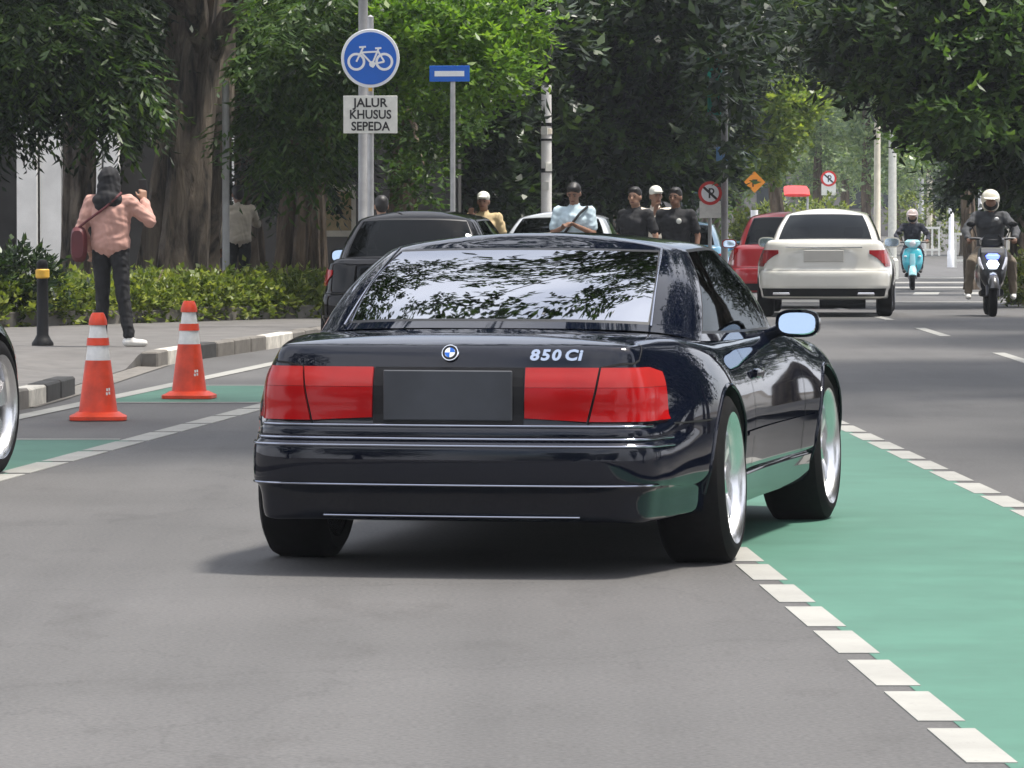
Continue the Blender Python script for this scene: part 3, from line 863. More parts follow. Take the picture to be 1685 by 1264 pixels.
# ---------------------------------------------------------------- the coupe in the foreground
def coupe_spec():
    outline = [(0,-1.06),(.35,-1.05),(.61,-1.018),(.742,-.945),(.788,-.80),(.832,-.60),(.882,-.33),(.908,0),(.903,.4),(.89,1.0),(.893,1.7),(.908,2.3),(.913,2.68),(.91,3.0),(.85,3.3),(.70,3.53),(.42,3.64),(0,3.69)]
    Rr = [(.18,.20),(.105,.204),(.085,.225),(.040,.318),(.0,.343),(-.004,.37),(-.004,.465),(.004,.490),(.026,.508),(.022,.520),(.026,.548),(.050,.568),(.050,.70),(.078,.772),(.098,.846),(.140,.860)]
    R2 = [(.14,.198),(.05,.202),(.034,.222),(.026,.318)] + Rr[4:]
    Q = [(.14,.20),(.05,.205),(.035,.23),(.03,.31),(.015,.335),(.005,.37),(0,.45),(0,.5),(.002,.54),(.003,.58),(.006,.62),(.012,.65),(.03,.72),(.06,.79),(.10,.852),(.18,.884)]
    D = [(.16,.19),(.06,.20),(.045,.22),(.04,.31),(.02,.335),(.017,.36),(.008,.44),(.002,.50),(.0,.54),(.003,.58),(.008,.62),(.012,.65),(.03,.71),(.055,.765),(.09,.822),(.15,.852)]
    F = [(.16,.19),(.06,.20),(.045,.22),(.04,.31),(.02,.335),(.015,.36),(.005,.42),(0,.48),(0,.53),(.003,.57),(.008,.60),(.02,.65),(.04,.70),(.075,.745),(.12,.78),(.2,.80)]
    N = [(.16,.19),(.06,.20),(.04,.22),(.03,.28),(.0,.31),(0,.36),(0,.42),(.01,.47),(.02,.50),(.025,.52),(.03,.54),(.05,.57),(.07,.59),(.11,.62),(.16,.64),(.25,.66)]
    gh = [((0,-.30,.920),(0,.50,1.214)), ((.35,-.25,.917),(.30,.51,1.212)), ((.595,-.12,.905),(.520,.56,1.206)), ((.700,-.01,.885),(.572,.62,1.204)),
          ((.757,.13,.866),(.594,.72,1.210)), ((.772,.95,.852),(.614,1.06,1.218)), ((.765,1.80,.846),(.600,1.34,1.204)), ((.722,1.98,.85),(.530,1.42,1.195)), ((.40,2.16,.852),(.29,1.47,1.208)), ((0,2.21,.853),(0,1.48,1.213))]
    return dict(outline=outline, stations=[(0,Rr),(1.7,Rr),(2.9,R2),(3.7,R2),(5.6,Q),(7.6,D),(10.2,D),(12.2,F),(15,N),(17,N)], spine=(-.62, 2.9),
                spine_z=[(-1.0,.872),(-.62,.894),(-.3,.905),(0.3,.86),(1.6,.84),(2.0,.83),(2.9,.73)], gh=gh,
                groups=[('rear_window',0,2),('pillar',2,4),('side',4,6),('pillar',6,7),('windscreen',7,9)], roof=(.68,1.30,1.264),
                wheel=dict(r=.325, rim=.248, width=.27, x=(.912,.908), ys=(0.0,2.684), arch=.352, mat=MAT['alloy']),
                paint=MAT['navy'], rear_glass=MAT['glass_rear'], camber=2.2, steer=-1.5, spokes=6, twin=True, nper=8,
                seats=[(-.36,1.18),(.36,1.18)], seat_z=.20, bulge=.030)

def build_coupe():
    sp = coupe_spec()
    root, sh, g = build_car('coupe_car', 'dark blue-black two-door coupe with wide red tail lights in the foreground', (-0.033, 19.24, 0.0), 11.6, sp)
    B = [o for o in root.children if o.name.startswith('body')][0]
    # number plate recess and plate
    mb = sh.patch(0.0, 0.80, .566, .775, 8, 6, 0.002, 1); mb2 = sh.patch(0.0, 0.80, .566, .775, 8, 6, 0.002, -1)
    mb.add(mb2.v, mb2.f); rec = mb.build('plate_panel', MAT['black'], root)
    mb = MB(); mb.box(-.243, .243, -1.022, -1.010, .579, .765, bev=.004, M=None)
    # lean the plate with the panel
    pl = mb.build('number_plate', MAT['plate_dark'], root)
    # tail lights: each split by the boot line into an inner and an outer lamp
    u_in, u_gap, u_out = 0.815, 1.72, 4.35
    for sd in (1, -1):
        for nm, ua, ub in (('inner', u_in, u_gap-0.02), ('outer', u_gap+0.02, u_out)):
            lamp = empty('tail_light', (0, 0, 0)); lamp.parent = root
            nu = 8 if nm == 'inner' else 16
            lo = (lambda t: .588 - 0.012*t) if nm == 'inner' else (lambda t: .576)
            tp = (lambda t: .772) if nm == 'inner' else (lambda t: .772 - 0.02*max(0, t-0.8)/0.2)
            dl = lambda k: -.09 + .13*k; du = lambda k: .04 + .07*k       # the boot line slants
            La, Lb = ((lambda k: ua), (lambda k: ub + dl(k))) if nm == 'inner' else ((lambda k: ua + dl(k)), (lambda k: ub))
            Ua, Ub = ((lambda k: ua), (lambda k: ub + du(k))) if nm == 'inner' else ((lambda k: ua + du(k)), (lambda k: ub))
            sh.patch(La, Lb, lambda t: lo(t), .700, nu, 6, 0.012, sd, 0.02).build('lower_lens', MAT['lens_red'], lamp, True, fix=True)
            sh.patch(Ua, Ub, .7015, tp, nu, 5, 0.012, sd, 0.02).build('upper_lens', MAT['lens_pale'], lamp, True, fix=True)  # rose tint paints the sky's reflection into the upper band
    # boot lid gap, fender gap, door gaps, bumper gaps
    for sd in (1, -1):
        k = [(1.63, .566), (1.76, .70), (1.83, .775), (2.3, .788), (3.0, .79), (3.5, .80), (3.85, .835), (4.1, .862)]
        P = []
        for (ua, za), (ub, zb) in zip(k[:-1], k[1:]):
            for q in range(6): P.append((lerp(ua, ub, q/6), lerp(za, zb, q/6)))
        sh.strip(P, .007, .0025, sd).build('boot_gap', MAT['gap'], root, fix=False)
        ub = sh.u_at_y(-.345)
        sh.strip([(u, .5635) for u in np.linspace(4.5, ub, 14)], .006, .002, sd).build('bumper_gap', MAT['gap'], root, fix=False)
        for yy in (0.62, 1.98):
            uu = sh.u_at_y(yy)
            sh.strip([(uu - 0.12*(1-z)*0, z) for z in np.linspace(.34, .835, 16)], .006, .002, sd).build('door_gap', MAT['gap'], root, fix=False)
        # side rubbing crease and door handle
        u0, u1 = sh.u_at_y(.40), sh.u_at_y(2.28)
        sh.strip([(u, .475) for u in np.linspace(u0, u1, 24)], .022, .008, sd).build('side_moulding', MAT['navy'], root, fix=False)
        hu = sh.u_at_y(0.80)
        hp = sh.surf(hu, .70, .012)
        mb = MB(); mb.loft([(hp.x*sd, hp.y-.09, hp.z, .010, .016, 3), (hp.x*sd, hp.y-.05, hp.z, .016, .020, 3), (hp.x*sd, hp.y+.07, hp.z, .016, .020, 3), (hp.x*sd, hp.y+.10, hp.z, .010, .014, 3)], 12)
        mb.build('door_handle', MAT['navy'], root, True)
        # skirt panel between the wheels
        mb = MB(); u0, u1 = sh.u_at_y(.44), sh.u_at_y(2.24)
        sk = sh.patch(u0, u1, .205, .315, 16, 3, .014, sd, .02); sk.build('side_skirt', MAT['navy'], root, True)
        # wheel-arch lips
        for yy in (0.0, 2.684):
            pts = []
            for q in range(25):
                a = R(-8 + 196 * q / 24)
                y = yy + .354*math.cos(a); z = .33 + .354*math.sin(a)
                if z < .26: continue
                p = sh.surf(sh.u_at_y(y), z, .001); pts.append((p.x*sd, p.y, p.z))
            mb = MB(); mb.tube(pts, .007, 8); mb.build('arch_lip', MAT['navy'], root, True)
        mirror_part(root, .925, 1.58, .885, sd, MAT['navy'], sc=.82)
    # metal tubes standing in for sky highlights along the bumper ledges
    for sd in (1,):
        for zz, rr_, ue in ((.513, .0055, 4.4), (.486, .005, 4.3), (.558, .0055, 3.6)):
            pts = [sh.surf(u, zz, .003) for u in np.linspace(0, ue, 44)]
            full = [(-p.x, p.y, p.z) for p in reversed(pts)] + [(p.x, p.y, p.z) for p in pts[1:]]
            mb = MB(); mb.tube(full, rr_, 10); mb.build('bumper_highlight_line', MAT['trim'], root, True)
        pts = [sh.surf(u, .345, .004) for u in np.linspace(0, 3.4, 40)]
        full = [(-p.x, p.y, p.z) for p in reversed(pts)] + [(p.x, p.y, p.z) for p in pts[1:]]
        mb = MB(); mb.tube(full, .0045, 8); mb.build('lip_highlight_line', MAT['trim'], root, True)
        pts = [sh.surf(u, .226, .006) for u in np.linspace(0, 1.5, 20)]
        full = [(-p.x, p.y, p.z) for p in reversed(pts)] + [(p.x, p.y, p.z) for p in pts[1:]]
        mb = MB(); mb.tube(full, .004, 8); mb.build('lower_highlight_line', MAT['trim'], root, True)
    # roundel on the boot lid
    p = sh.surf(0.0, .825, .004); n = (sh.surf(0.0, .825, .03) - p).normalized()
    M = T(p.x, p.y, p.z) @ n.to_track_quat('Z', 'Y').to_matrix().to_4x4()
    e = MB(); e.lathe([(.0, .0), (.031, .0), (.033, .003), (.031, .006), (.0, .007)], 28, M=M, cap=False)
    em = e.build('emblem', MAT['chrome'], root, True)
    e = MB(); e.lathe([(.020, .0065), (.028, .0065), (.028, .008), (.020, .008)], 28, M=M, cap=False); e.build('emblem_ring', MAT['black'], em)
    for k in range(4):
        e = MB(); a0 = math.pi/2*k
        e.add([(0,0,.0085)] + [(.019*math.cos(a0+math.pi/2*q/6), .019*math.sin(a0+math.pi/2*q/6), .0085) for q in range(7)], [tuple([0]+list(range(1, 8)))], M)
        e.build('emblem_quarter', MAT['sign_white'] if k % 2 else MAT['sign_blue'], em)
    # model lettering at the right of the boot lid
    ul = 1.20
    p = sh.surf(ul, .818, .004); n = (sh.surf(ul, .818, .05) - p).normalized()
    zax = n; xax = Vector((0, 0, 1)).cross(zax).normalized(); yax = zax.cross(xax)
    M = Matrix(((xax.x, yax.x, zax.x, p.x), (xax.y, yax.y, zax.y, p.y), (xax.z, yax.z, zax.z, p.z), (0, 0, 0, 1)))
    for ch, dx in (('8', -.088), ('5', -.048), ('0', -.008), ('C', .047), ('i', .081)):
        text_mesh('letter', ch, .056, MAT['chrome'], root, M @ T(dx, 0, 0) @ Matrix.Diagonal((1.18, 1, 1, 1)), .003, shear=.18, bold=.0022)
    # bright trim down both edges of the rear window
    gh = sp['gh']
    for sd in (1, -1):
        b, t = Vector(gh[2][0]), Vector(gh[2][1])
        pts = [b.lerp(t, v) + Vector((.010, -.012, .022*math.sin(math.pi*max(0, v)) + .004)) for v in np.linspace(.0, .97, 14)]
        mb = MB(); mb.tube([(p.x*sd, p.y, p.z) for p in pts], .005, 8); mb.build('window_trim', MAT['trim'], root, True)
    # rear parcel shelf
    mb = MB(); mb.box(-.55, .55, -.28, .10, .86, .885); mb.build('parcel_shelf', MAT['seat'], root)
    return root

# ---------------------------------------------------------------- the other cars
def generic_spec(L=4.6, W=1.8, H=1.42, wb=2.8, ro=.95, deck=.98, belt=.92, hatch=False, paint=None, wheel_r=.32, rim=.22, clear=.24, rim_mat=None):
    h = W / 2; yr = -ro; yf = L - ro
    outline = [(0,yr),(.40*h/.9,yr+.01),(.66*h/.9,yr+.06),(.80*h/.9,yr+.16),(.85*h/.9,yr+.32),(h*.975,yr+.6),(h,0),(h,.4),(h*.99,wb*.4),(h*.99,wb*.7),(h,wb-.35),(h,wb),(h*.97,wb+.3),(h*.90,wb+.52),(h*.72,yf-.12),(h*.4,yf-.03),(0,yf)]
    c = clear; d = deck; b = belt
    Rr = [(.14,c),(.05,c+.01),(.03,c+.05),(.02,c+.12),(.0,c+.16),(0,c+.2),(0,.56),(.012,.60),(.03,.62),(.04,.64),(.045,.68),(.05,.74),(.055,.80),(.065,.88),(.08,d-.04),(.13,d)]
    D = [(.16,c-.02),(.06,c-.01),(.045,c+.02),(.04,c+.10),(.02,c+.13),(.015,c+.16),(.006,.46),(0,.52),(0,.57),(.003,.61),(.008,.65),(.012,.70),(.03,.76),(.05,.82),(.085,b-.04),(.14,b)]
    F = [(.16,c-.02),(.06,c-.01),(.045,c+.02),(.04,c+.10),(.02,c+.13),(.012,c+.16),(.004,.46),(0,.52),(0,.57),(.006,.61),(.015,.65),(.03,.70),(.05,.75),(.08,.80),(.13,.84),(.22,.87)]
    N = [(.16,c),(.06,c+.01),(.04,c+.04),(.03,c+.1),(0,c+.14),(0,c+.2),(0,.46),(.01,.51),(.02,.55),(.025,.58),(.03,.61),(.05,.64),(.08,.67),(.12,.71),(.18,.74),(.28,.77)]
    gr = h * .60; gb = h * .80
    if hatch:
        r0, r1 = yr + .16, yr + .50
    else:
        r0, r1 = -.22, .42
    zt = H - .06; w0 = wb - .55; w1 = wb - 1.25
    gh = [((0,r0,d),(0,r1,zt)), ((gb*.5,r0+.03,d-.003),(gr*.5,r1+.01,zt-.003)), ((gb*.86,r0+.10,d-.012),(gr*.88,r1+.05,zt-.016)), ((gb*.96,r0+.22,d-.025),(gr*.97,r1+.13,zt-.02)),
          ((gb*1.0,r0+.40,b-.012),(gr*1.0,r1+.28,zt-.012)), ((gb*1.01,(r0+w0)/2+.2,b-.018),(gr*1.02,(r1+w1)/2+.1,zt-.004)), ((gb*1.0,w0-.18,b-.02),(gr*.99,w1-.06,zt-.008)), ((gb*.94,w0,b-.01),(gr*.92,w1,zt-.01)), ((gb*.52,w0+.17,b),(gr*.5,w1+.04,zt)), ((0,w0+.22,b),(0,w1+.05,zt))]
    return dict(outline=outline, stations=[(0,Rr),(3.6,Rr),(5.4,D),(9.2,D),(11.2,F),(14,N),(16,N)], spine=(yr+.42, yf-.85),
                spine_z=[(yr,d+.005),(yr+.42,d+.015),(0,d if not hatch else b),(wb*.5,b-.02),(w0,b-.03),(yf-.85,.82)], gh=gh,
                groups=[('rear_window',0,2),('pillar',2,4),('side',4,6),('pillar',6,7),('windscreen',7,9)], roof=(r1+.25,w1-.12,H),
                wheel=dict(r=wheel_r, rim=rim, width=.215, x=(h-.012,h-.012), ys=(0.0,wb), arch=wheel_r+.035, mat=rim_mat or MAT['alloy']),
                paint=paint, seats=[(-.36,wb*.42),(.36,wb*.42)], seat_z=.28, nper=4, spokes=5, twin=True)

def car_details(root, sh, spec, lamp_u, lamp_z, plate, paint, lens='lens_red', wide_lamp=True, plate_z=.78, mir=.05):
    h = spec['outline'][6][0]
    for sd in (1, -1):
        u0, u1 = lamp_u; z0, z1 = lamp_z
        lamp = sh.patch(u0, u1, lambda t: lerp(z1-.05, z0+.02, min(1, t*1.7)), lambda t: lerp(z1-.005, z1, t), 14, 6, .010, sd, .02).build('tail_light', MAT[lens], root, True)
        sh.patch(lerp(u0, u1, .35), lerp(u0, u1, .8), lambda t: lerp(z0+.07, z0+.05, t), lambda t: z1-.05, 6, 3, .013, sd, .006).build('bulb_window', MAT['lens_pale'], lamp, True)
        for yy in (.62, spec['wheel']['ys'][1]*.52, spec['wheel']['ys'][1]-.42):
            uu = sh.u_at_y(yy)
            sh.strip([(uu, z) for z in np.linspace(.38, spec['stations'][2][1][-2][1], 10)], .006, .002, sd).build('door_gap', MAT['gap'], root, fix=False)
        for yy in (.75, spec['wheel']['ys'][1]*.52+.15):
            hp = sh.surf(sh.u_at_y(yy), .76, .014)
            mb = MB(); mb.loft([(hp.x*sd, hp.y-.09, hp.z, .008, .012, 3), (hp.x*sd, hp.y-.05, hp.z, .014, .016, 3), (hp.x*sd, hp.y+.06, hp.z, .014, .016, 3), (hp.x*sd, hp.y+.09, hp.z, .008, .012, 3)], 10)
            mb.build('door_handle', paint, root, True)
        gp = spec['gh'][6][0]
        mirror_part(root, h + mir, gp[1] + .02, gp[2] + .05, sd, paint)
    yr = spec['outline'][0][1]
    if plate:
        p = sh.surf(0, plate_z, 0)
        mb = MB(); mb.box(-.26, .26, p.y-.022, p.y+.004, plate_z-.075, plate_z+.075, bev=.004); mb.build('number_plate', plate, root)
    c = spec['stations'][0][1][0][1]
    mb = sh.patch(0, 3.2, c+.035, c+.14, 14, 3, .006, 1); b2 = sh.patch(0, 3.2, c+.035, c+.14, 14, 3, .006, -1); mb.add(b2.v, b2.f)
    mb.build('bumper_insert', MAT['black'], root, True)
    k = [(u, .615) for u in np.linspace(0, 3.9, 24)]
    for sd in (1, -1): sh.strip(k, .006, .002, sd).build('bumper_gap', MAT['gap'], root, fix=False)
# ---------------------------------------------------------------- people
def prim_capsule(mb, a, b, ra, rb, flat=1.0):
    a = Vector(a); b = Vector(b); d = (b - a)
    L = d.length
    if L < 1e-6: mb.ball(a, ra); return
    d.normalize()
    pts = []; rad = []
    for q in (-1.0, -.8, -.4): pts.append(a + d*ra*q); rad.append(max(ra*math.sqrt(max(0, 1-q*q)), ra*.12))
    for q in (0, .33, .66, 1.0): pts.append(a.lerp(b, q)); rad.append(lerp(ra, rb, q))
    for q in (.4, .8, 1.0): pts.append(b + d*rb*q); rad.append(max(rb*math.sqrt(max(0, 1-q*q)), rb*.12))
    mb.tube(pts, rad, 12)

def blob(name, mb, mat, parent, voxel=.012, it=3, folds=0.0):
    me = mb.mesh('tmp')
    bm = bmesh.new(); bm.from_mesh(me); bmesh.ops.recalc_face_normals(bm, faces=bm.faces); bm.to_mesh(me); bm.free()
    o = bpy.data.objects.new('tmp', me); COL.objects.link(o)
    m = o.modifiers.new('r', 'REMESH'); m.mode = 'VOXEL'; m.voxel_size = voxel
    s = o.modifiers.new('s', 'SMOOTH'); s.factor = .5; s.iterations = it
    dg = bpy.context.evaluated_depsgraph_get()
    res = bpy.data.meshes.new_from_object(o.evaluated_get(dg), depsgraph=dg)
    bpy.data.objects.remove(o, do_unlink=True)
    res.materials.clear()
    if folds:
        n = len(res.vertices); co = np.empty(n*3); no = np.empty(n*3)
        res.vertices.foreach_get('co', co); res.vertices.foreach_get('normal', no)
        co = co.reshape(-1, 3); no = no.reshape(-1, 3); sd = (hash(name) % 7)
        x, y, z = co[:, 0], co[:, 1], co[:, 2]
        w = np.sin(31*z + 9*np.sin(14*x + sd) + 6*np.sin(11*y)) * .5 + np.sin(52*z - 33*x + 8*np.sin(9*z + 17*y)) * .3 + np.sin(24*x + 19*y + 13*z + 5*np.sin(21*z)) * .4
        co = co + no * (w * folds)[:, None]
        res.vertices.foreach_set('co', co.reshape(-1))
        res.update()
    return link_mesh(name, res, mat, parent, True)

def hand_prims(mb, wrist, d, side, curl=.5, up=None):
    """palm, four fingers and a thumb leaving the side of the palm"""
    d = Vector(d).normalized(); w = Vector(wrist)
    n = Vector(up) if up is not None else Vector((0, 0, 1))
    n = (n - d*n.dot(d)); n = n.normalized() if n.length > .05 else Vector((1, 0, 0))
    x = d.cross(n).normalized() * side
    for q in (-.026, -.009, .009, .026):
        prim_capsule(mb, w + d*.01 + x*q*.7, w + d*.085 + x*q, .016, .013)
    for q, ln in ((-.030, .060), (-.011, .075), (.010, .072), (.030, .062)):
        k0 = w + d*.088 + x*q
        k1 = k0 + (d*math.cos(curl) - n*math.sin(curl))*ln*.5
        k2 = k1 + (d*math.cos(curl*2.2) - n*math.sin(curl*2.2))*ln*.5
        prim_capsule(mb, k0, k1, .0105, .0095); prim_capsule(mb, k1, k2, .0095, .008)
    t0 = w + d*.03 - x*.032; t1 = t0 + (d*.7 - x*.75 - n*.2).normalized()*.038; t2 = t1 + (d*.95 - x*.2 - n*.4).normalized()*.032
    prim_capsule(mb, t0, t1, .0135, .011); prim_capsule(mb, t1, t2, .011, .009)

STAND = dict(pelvis=(0,0,.96), waist=(0,0,1.08), chest=(0,.01,1.28), neck=(0,-.01,1.45), head=(0,.02,1.585),
             hipL=(-.09,0,.92), hipR=(.09,0,.92), kneeL=(-.10,.02,.50), kneeR=(.10,.02,.50), ankL=(-.10,-.02,.08), ankR=(.10,-.02,.08),
             shL=(-.185,0,1.385), shR=(.185,0,1.385), elL=(-.25,-.03,1.11), elR=(.25,-.03,1.11), wrL=(-.25,.06,.87), wrR=(.25,.06,.87),
             toeL=(0,1,0), toeR=(0,1,0), hdL=(0,.2,-1), hdR=(0,.2,-1))

def person(label, loc, rz, height=1.68, pose=None, top='cloth_black', bottom='cloth_black', skin='skin', shoe='shoe_dark', sleeves='long', hair='short',
           group=None, bulk=1.0, head_yaw=0.0, head_pitch=0.0, vox=.012, curl=.5, hips_over=True):
    J = dict(STAND); J.update(pose or {})
    P = {k: Vector(v) for k, v in J.items()}
    root = thing('person', label, 'person', loc, rz, group)
    s = height / 1.70
    root.scale = (s, s, s)
    hd = P['head']; HM = T(*hd) @ RZ(head_yaw) @ RX(head_pitch)
    def h(x, y, z): return tuple(HM @ Vector((x, y, z)))
    mb = MB()
    prim_capsule(mb, P['neck'] - Vector((0, 0, .05)), hd + Vector((0, -.01, -.04)), .056, .052)
    mb.ball((0, 0, .02), (.073, .092, .098), 18, 12, M=HM)
    mb.ball((0, .022, -.045), (.056, .066, .066), 16, 10, M=HM)          # jaw
    mb.ball((0, .098, -.018), (.013, .020, .024), 10, 8, M=HM)           # nose
    for sx in (-1, 1): mb.ball((.076*sx, -.004, -.005), (.011, .022, .032), 8, 8, M=HM)
    prim_capsule(mb, P['pelvis'], P['chest'], .095, .10)
    for sd in 'LR':
        sg = 1 if sd == 'R' else -1
        prim_capsule(mb, P['hip'+sd], P['knee'+sd], .075, .052); prim_capsule(mb, P['knee'+sd], P['ank'+sd], .052, .036)
        prim_capsule(mb, P['sh'+sd], P['el'+sd], .044, .037); prim_capsule(mb, P['el'+sd], P['wr'+sd], .036, .026)
        prim_capsule(mb, P['neck'] - Vector((0,0,.06)), P['sh'+sd], .05, .05)
        hand_prims(mb, P['wr'+sd], P['hd'+sd], sg, curl)
        t = P['toe'+sd].normalized()
        prim_capsule(mb, P['ank'+sd] + Vector((0, 0, -.03)), P['ank'+sd] + t*.12 + Vector((0, 0, -.05)), .03, .028)
    body = blob('body', mb, MAT[skin], root, min(vox, .009), 2)
    # eyes, brows and mouth
    for sx in (-1, 1):
        e = MB(); e.ball((.030*sx, .082, .008), (.012, .008, .007), 10, 6, M=HM); e.build('eye', MAT['hair'], body, True)
        e = MB(); e.tube([h(.014*sx, .092, .028), h(.032*sx, .089, .033), h(.048*sx, .078, .028)], .005, 6); e.build('eyebrow', MAT['hair'], body, True)
    e = MB(); e.tube([h(-.024, .080, -.060), h(0, .089, -.058), h(.024, .080, -.060)], [.003, .006, .003], 6); e.build('mouth', MAT['maroon'], body, True)
    # shirt or jacket
    mb = MB(); b = bulk
    prim_capsule(mb, P['waist'] + Vector((-.055, 0, 0)), P['chest'] + Vector((-.07, 0, 0)), .112*b, .118*b)
    prim_capsule(mb, P['waist'] + Vector((.055, 0, 0)), P['chest'] + Vector((.07, 0, 0)), .112*b, .118*b)
    mid = P['pelvis'].lerp(P['waist'], .25)
    prim_capsule(mb, mid, P['chest'], .128*b, .132*b); prim_capsule(mb, P['chest'], P['chest'].lerp(P['neck'], .6), .125*b, .085*b)
    for sx in (-1, 1): prim_capsule(mb, mid + Vector((.06*sx, 0, 0)), P['waist'] + Vector((.055*sx, 0, 0)), .118*b, .112*b)
    for sd in 'LR':
        prim_capsule(mb, P['chest'].lerp(P['neck'], .45), P['sh'+sd], .078*b, .064*b)
        if sleeves == 'long':
            prim_capsule(mb, P['sh'+sd], P['el'+sd], .066*b, .053*b); prim_capsule(mb, P['el'+sd], P['el'+sd].lerp(P['wr'+sd], .92), .053*b, .041*b)
        else:
            prim_capsule(mb, P['sh'+sd], P['sh'+sd].lerp(P['el'+sd], .72), .066*b, .060*b)
    prim_capsule(mb, P['chest'].lerp(P['neck'], .5), P['neck'] + Vector((0, 0, -.005)), .085, .064)
    blob('jacket' if sleeves == 'long' else 'shirt', mb, MAT[top], root, vox, 4, .0065)
    mb = MB()
    for sd in 'LR':
        prim_capsule(mb, P['pelvis'] + (P['hip'+sd]-P['pelvis'])*.5, P['hip'+sd], .108, .098)
        prim_capsule(mb, P['hip'+sd], P['knee'+sd], .098, .070); prim_capsule(mb, P['knee'+sd], P['knee'+sd].lerp(P['ank'+sd], .93), .070, .055)
    blob('trousers', mb, MAT[bottom], root, vox, 4, .005)
    for sd in 'LR':
        t = P['toe'+sd].normalized(); a = P['ank'+sd]
        mb = MB(); prim_capsule(mb, a + Vector((0, 0, -.035)) - t*.03, a + t*.15 + Vector((0, 0, -.048)), .044, .034); prim_capsule(mb, a, a + Vector((0, 0, -.03)), .042, .044)
        blob('shoe', mb, MAT[shoe], root, .010, 2)
    if hair == 'short':
        mb = MB(); mb.ball((0, -.012, .050), (.083, .096, .088), 18, 12, M=HM); mb.ball((0, -.045, .012), (.078, .064, .085), 16, 10, M=HM)
        mb.ball((0, .045, .092), (.062, .045, .032), 14, 8, M=HM)
        blob('hair', mb, MAT['hair'], root, .010, 3)
    elif hair == 'cap':
        mb = MB(); mb.ball((0, -.045, .0), (.078, .062, .085), 16, 10, M=HM); blob('hair', mb, MAT['hair'], root, .010, 2)
        mb = MB(); mb.ball((0, -.005, .062), (.086, .100, .080), 18, 10, M=HM); mb.ball((0, .10, .06), (.065, .07, .012), 16, 8, M=HM)
        blob('cap', mb, MAT['sign_cream'], root, .010, 2)
    elif hair == 'hijab':
        mb = MB(); mb.ball((0, -.022, .030), (.108, .120, .124), 20, 12, M=HM); mb.ball((0, -.045, -.065), (.118, .105, .120), 18, 10, M=HM)
        prim_capsule(mb, hd + Vector((0, -.03, -.08)), P['neck'] + Vector((0, -.03, -.04)), .088, .115)
        prim_capsule(mb, P['neck'] + Vector((-.07, -.05, -.06)), P['chest'] + Vector((-.04, -.085, -.02)), .088, .05)
        prim_capsule(mb, P['neck'] + Vector((.07, -.03, -.06)), P['chest'] + Vector((.06, -.08, .04)), .08, .045)
        blob('hijab', mb, MAT['cloth_black'], root, .012, 4, .006)
    elif hair in ('helmet', 'helmet_pink'):
        mb = MB(); mb.ball((0, -.015, .035), (.128, .145, .130), 22, 14, M=HM); mb.ball((0, -.04, -.045), (.118, .108, .105), 20, 12, M=HM)
        he = blob('helmet', mb, MAT[hair], root, .012, 2)
        cut = MB()
        mb = MB(); mb.ball((0, .036, -.038), (.101, .108, .088), 20, 12, M=HM); blob('helmet_opening', mb, MAT['cloth_black'], he, .012, 1)
        mb = MB(); mb.ball((0, .092, -.022), (.074, .068, .066), 18, 12, M=HM); mb.ball((0, .150, -.03), (.013, .018, .022), 8, 6, M=HM); blob('face', mb, MAT[skin], he, .008, 1)
        mb = MB(); mb.ball((0, .105, .070), (.108, .085, .016), 20, 8, M=HM @ RX(-14)); blob('visor_peak', mb, MAT[hair], he, .009, 1)
    return root, P, HM

# ---------------------------------------------------------------- scooters (nose along +y, origin under the rear of the middle)
def bike_wheel(root, y, r, w, mat='dark_alloy'):
    wh = empty('wheel', (0, y, r)); wh.parent = root
    mb = MB(); mb.lathe([(r-.075, -w*.8), (r-.05, -w), (r-.015, -w*.8), (r, -w*.3), (r, w*.3), (r-.015, w*.8), (r-.05, w), (r-.075, w*.8)], 28, axis='x', cap=False)
    mb.build('tyre', MAT['rubber'], wh, True)
    mb = MB(); mb.lathe([(r-.08, -w*.75), (r-.07, -w*.8), (r-.07, w*.8), (r-.08, w*.75)], 28, axis='x', cap=False)
    mb.lathe([(.001, -.05), (.035, -.05), (.035, .05), (.001, .05)], 14, axis='x', cap=False)
    for k in range(5):
        mb.box(-.012, .012, -.016, .016, .02, r-.072, M=Matrix.Rotation(2*math.pi*k/5, 4, 'X'))
    mb.build('rim', MAT[mat], wh, True)
    return wh

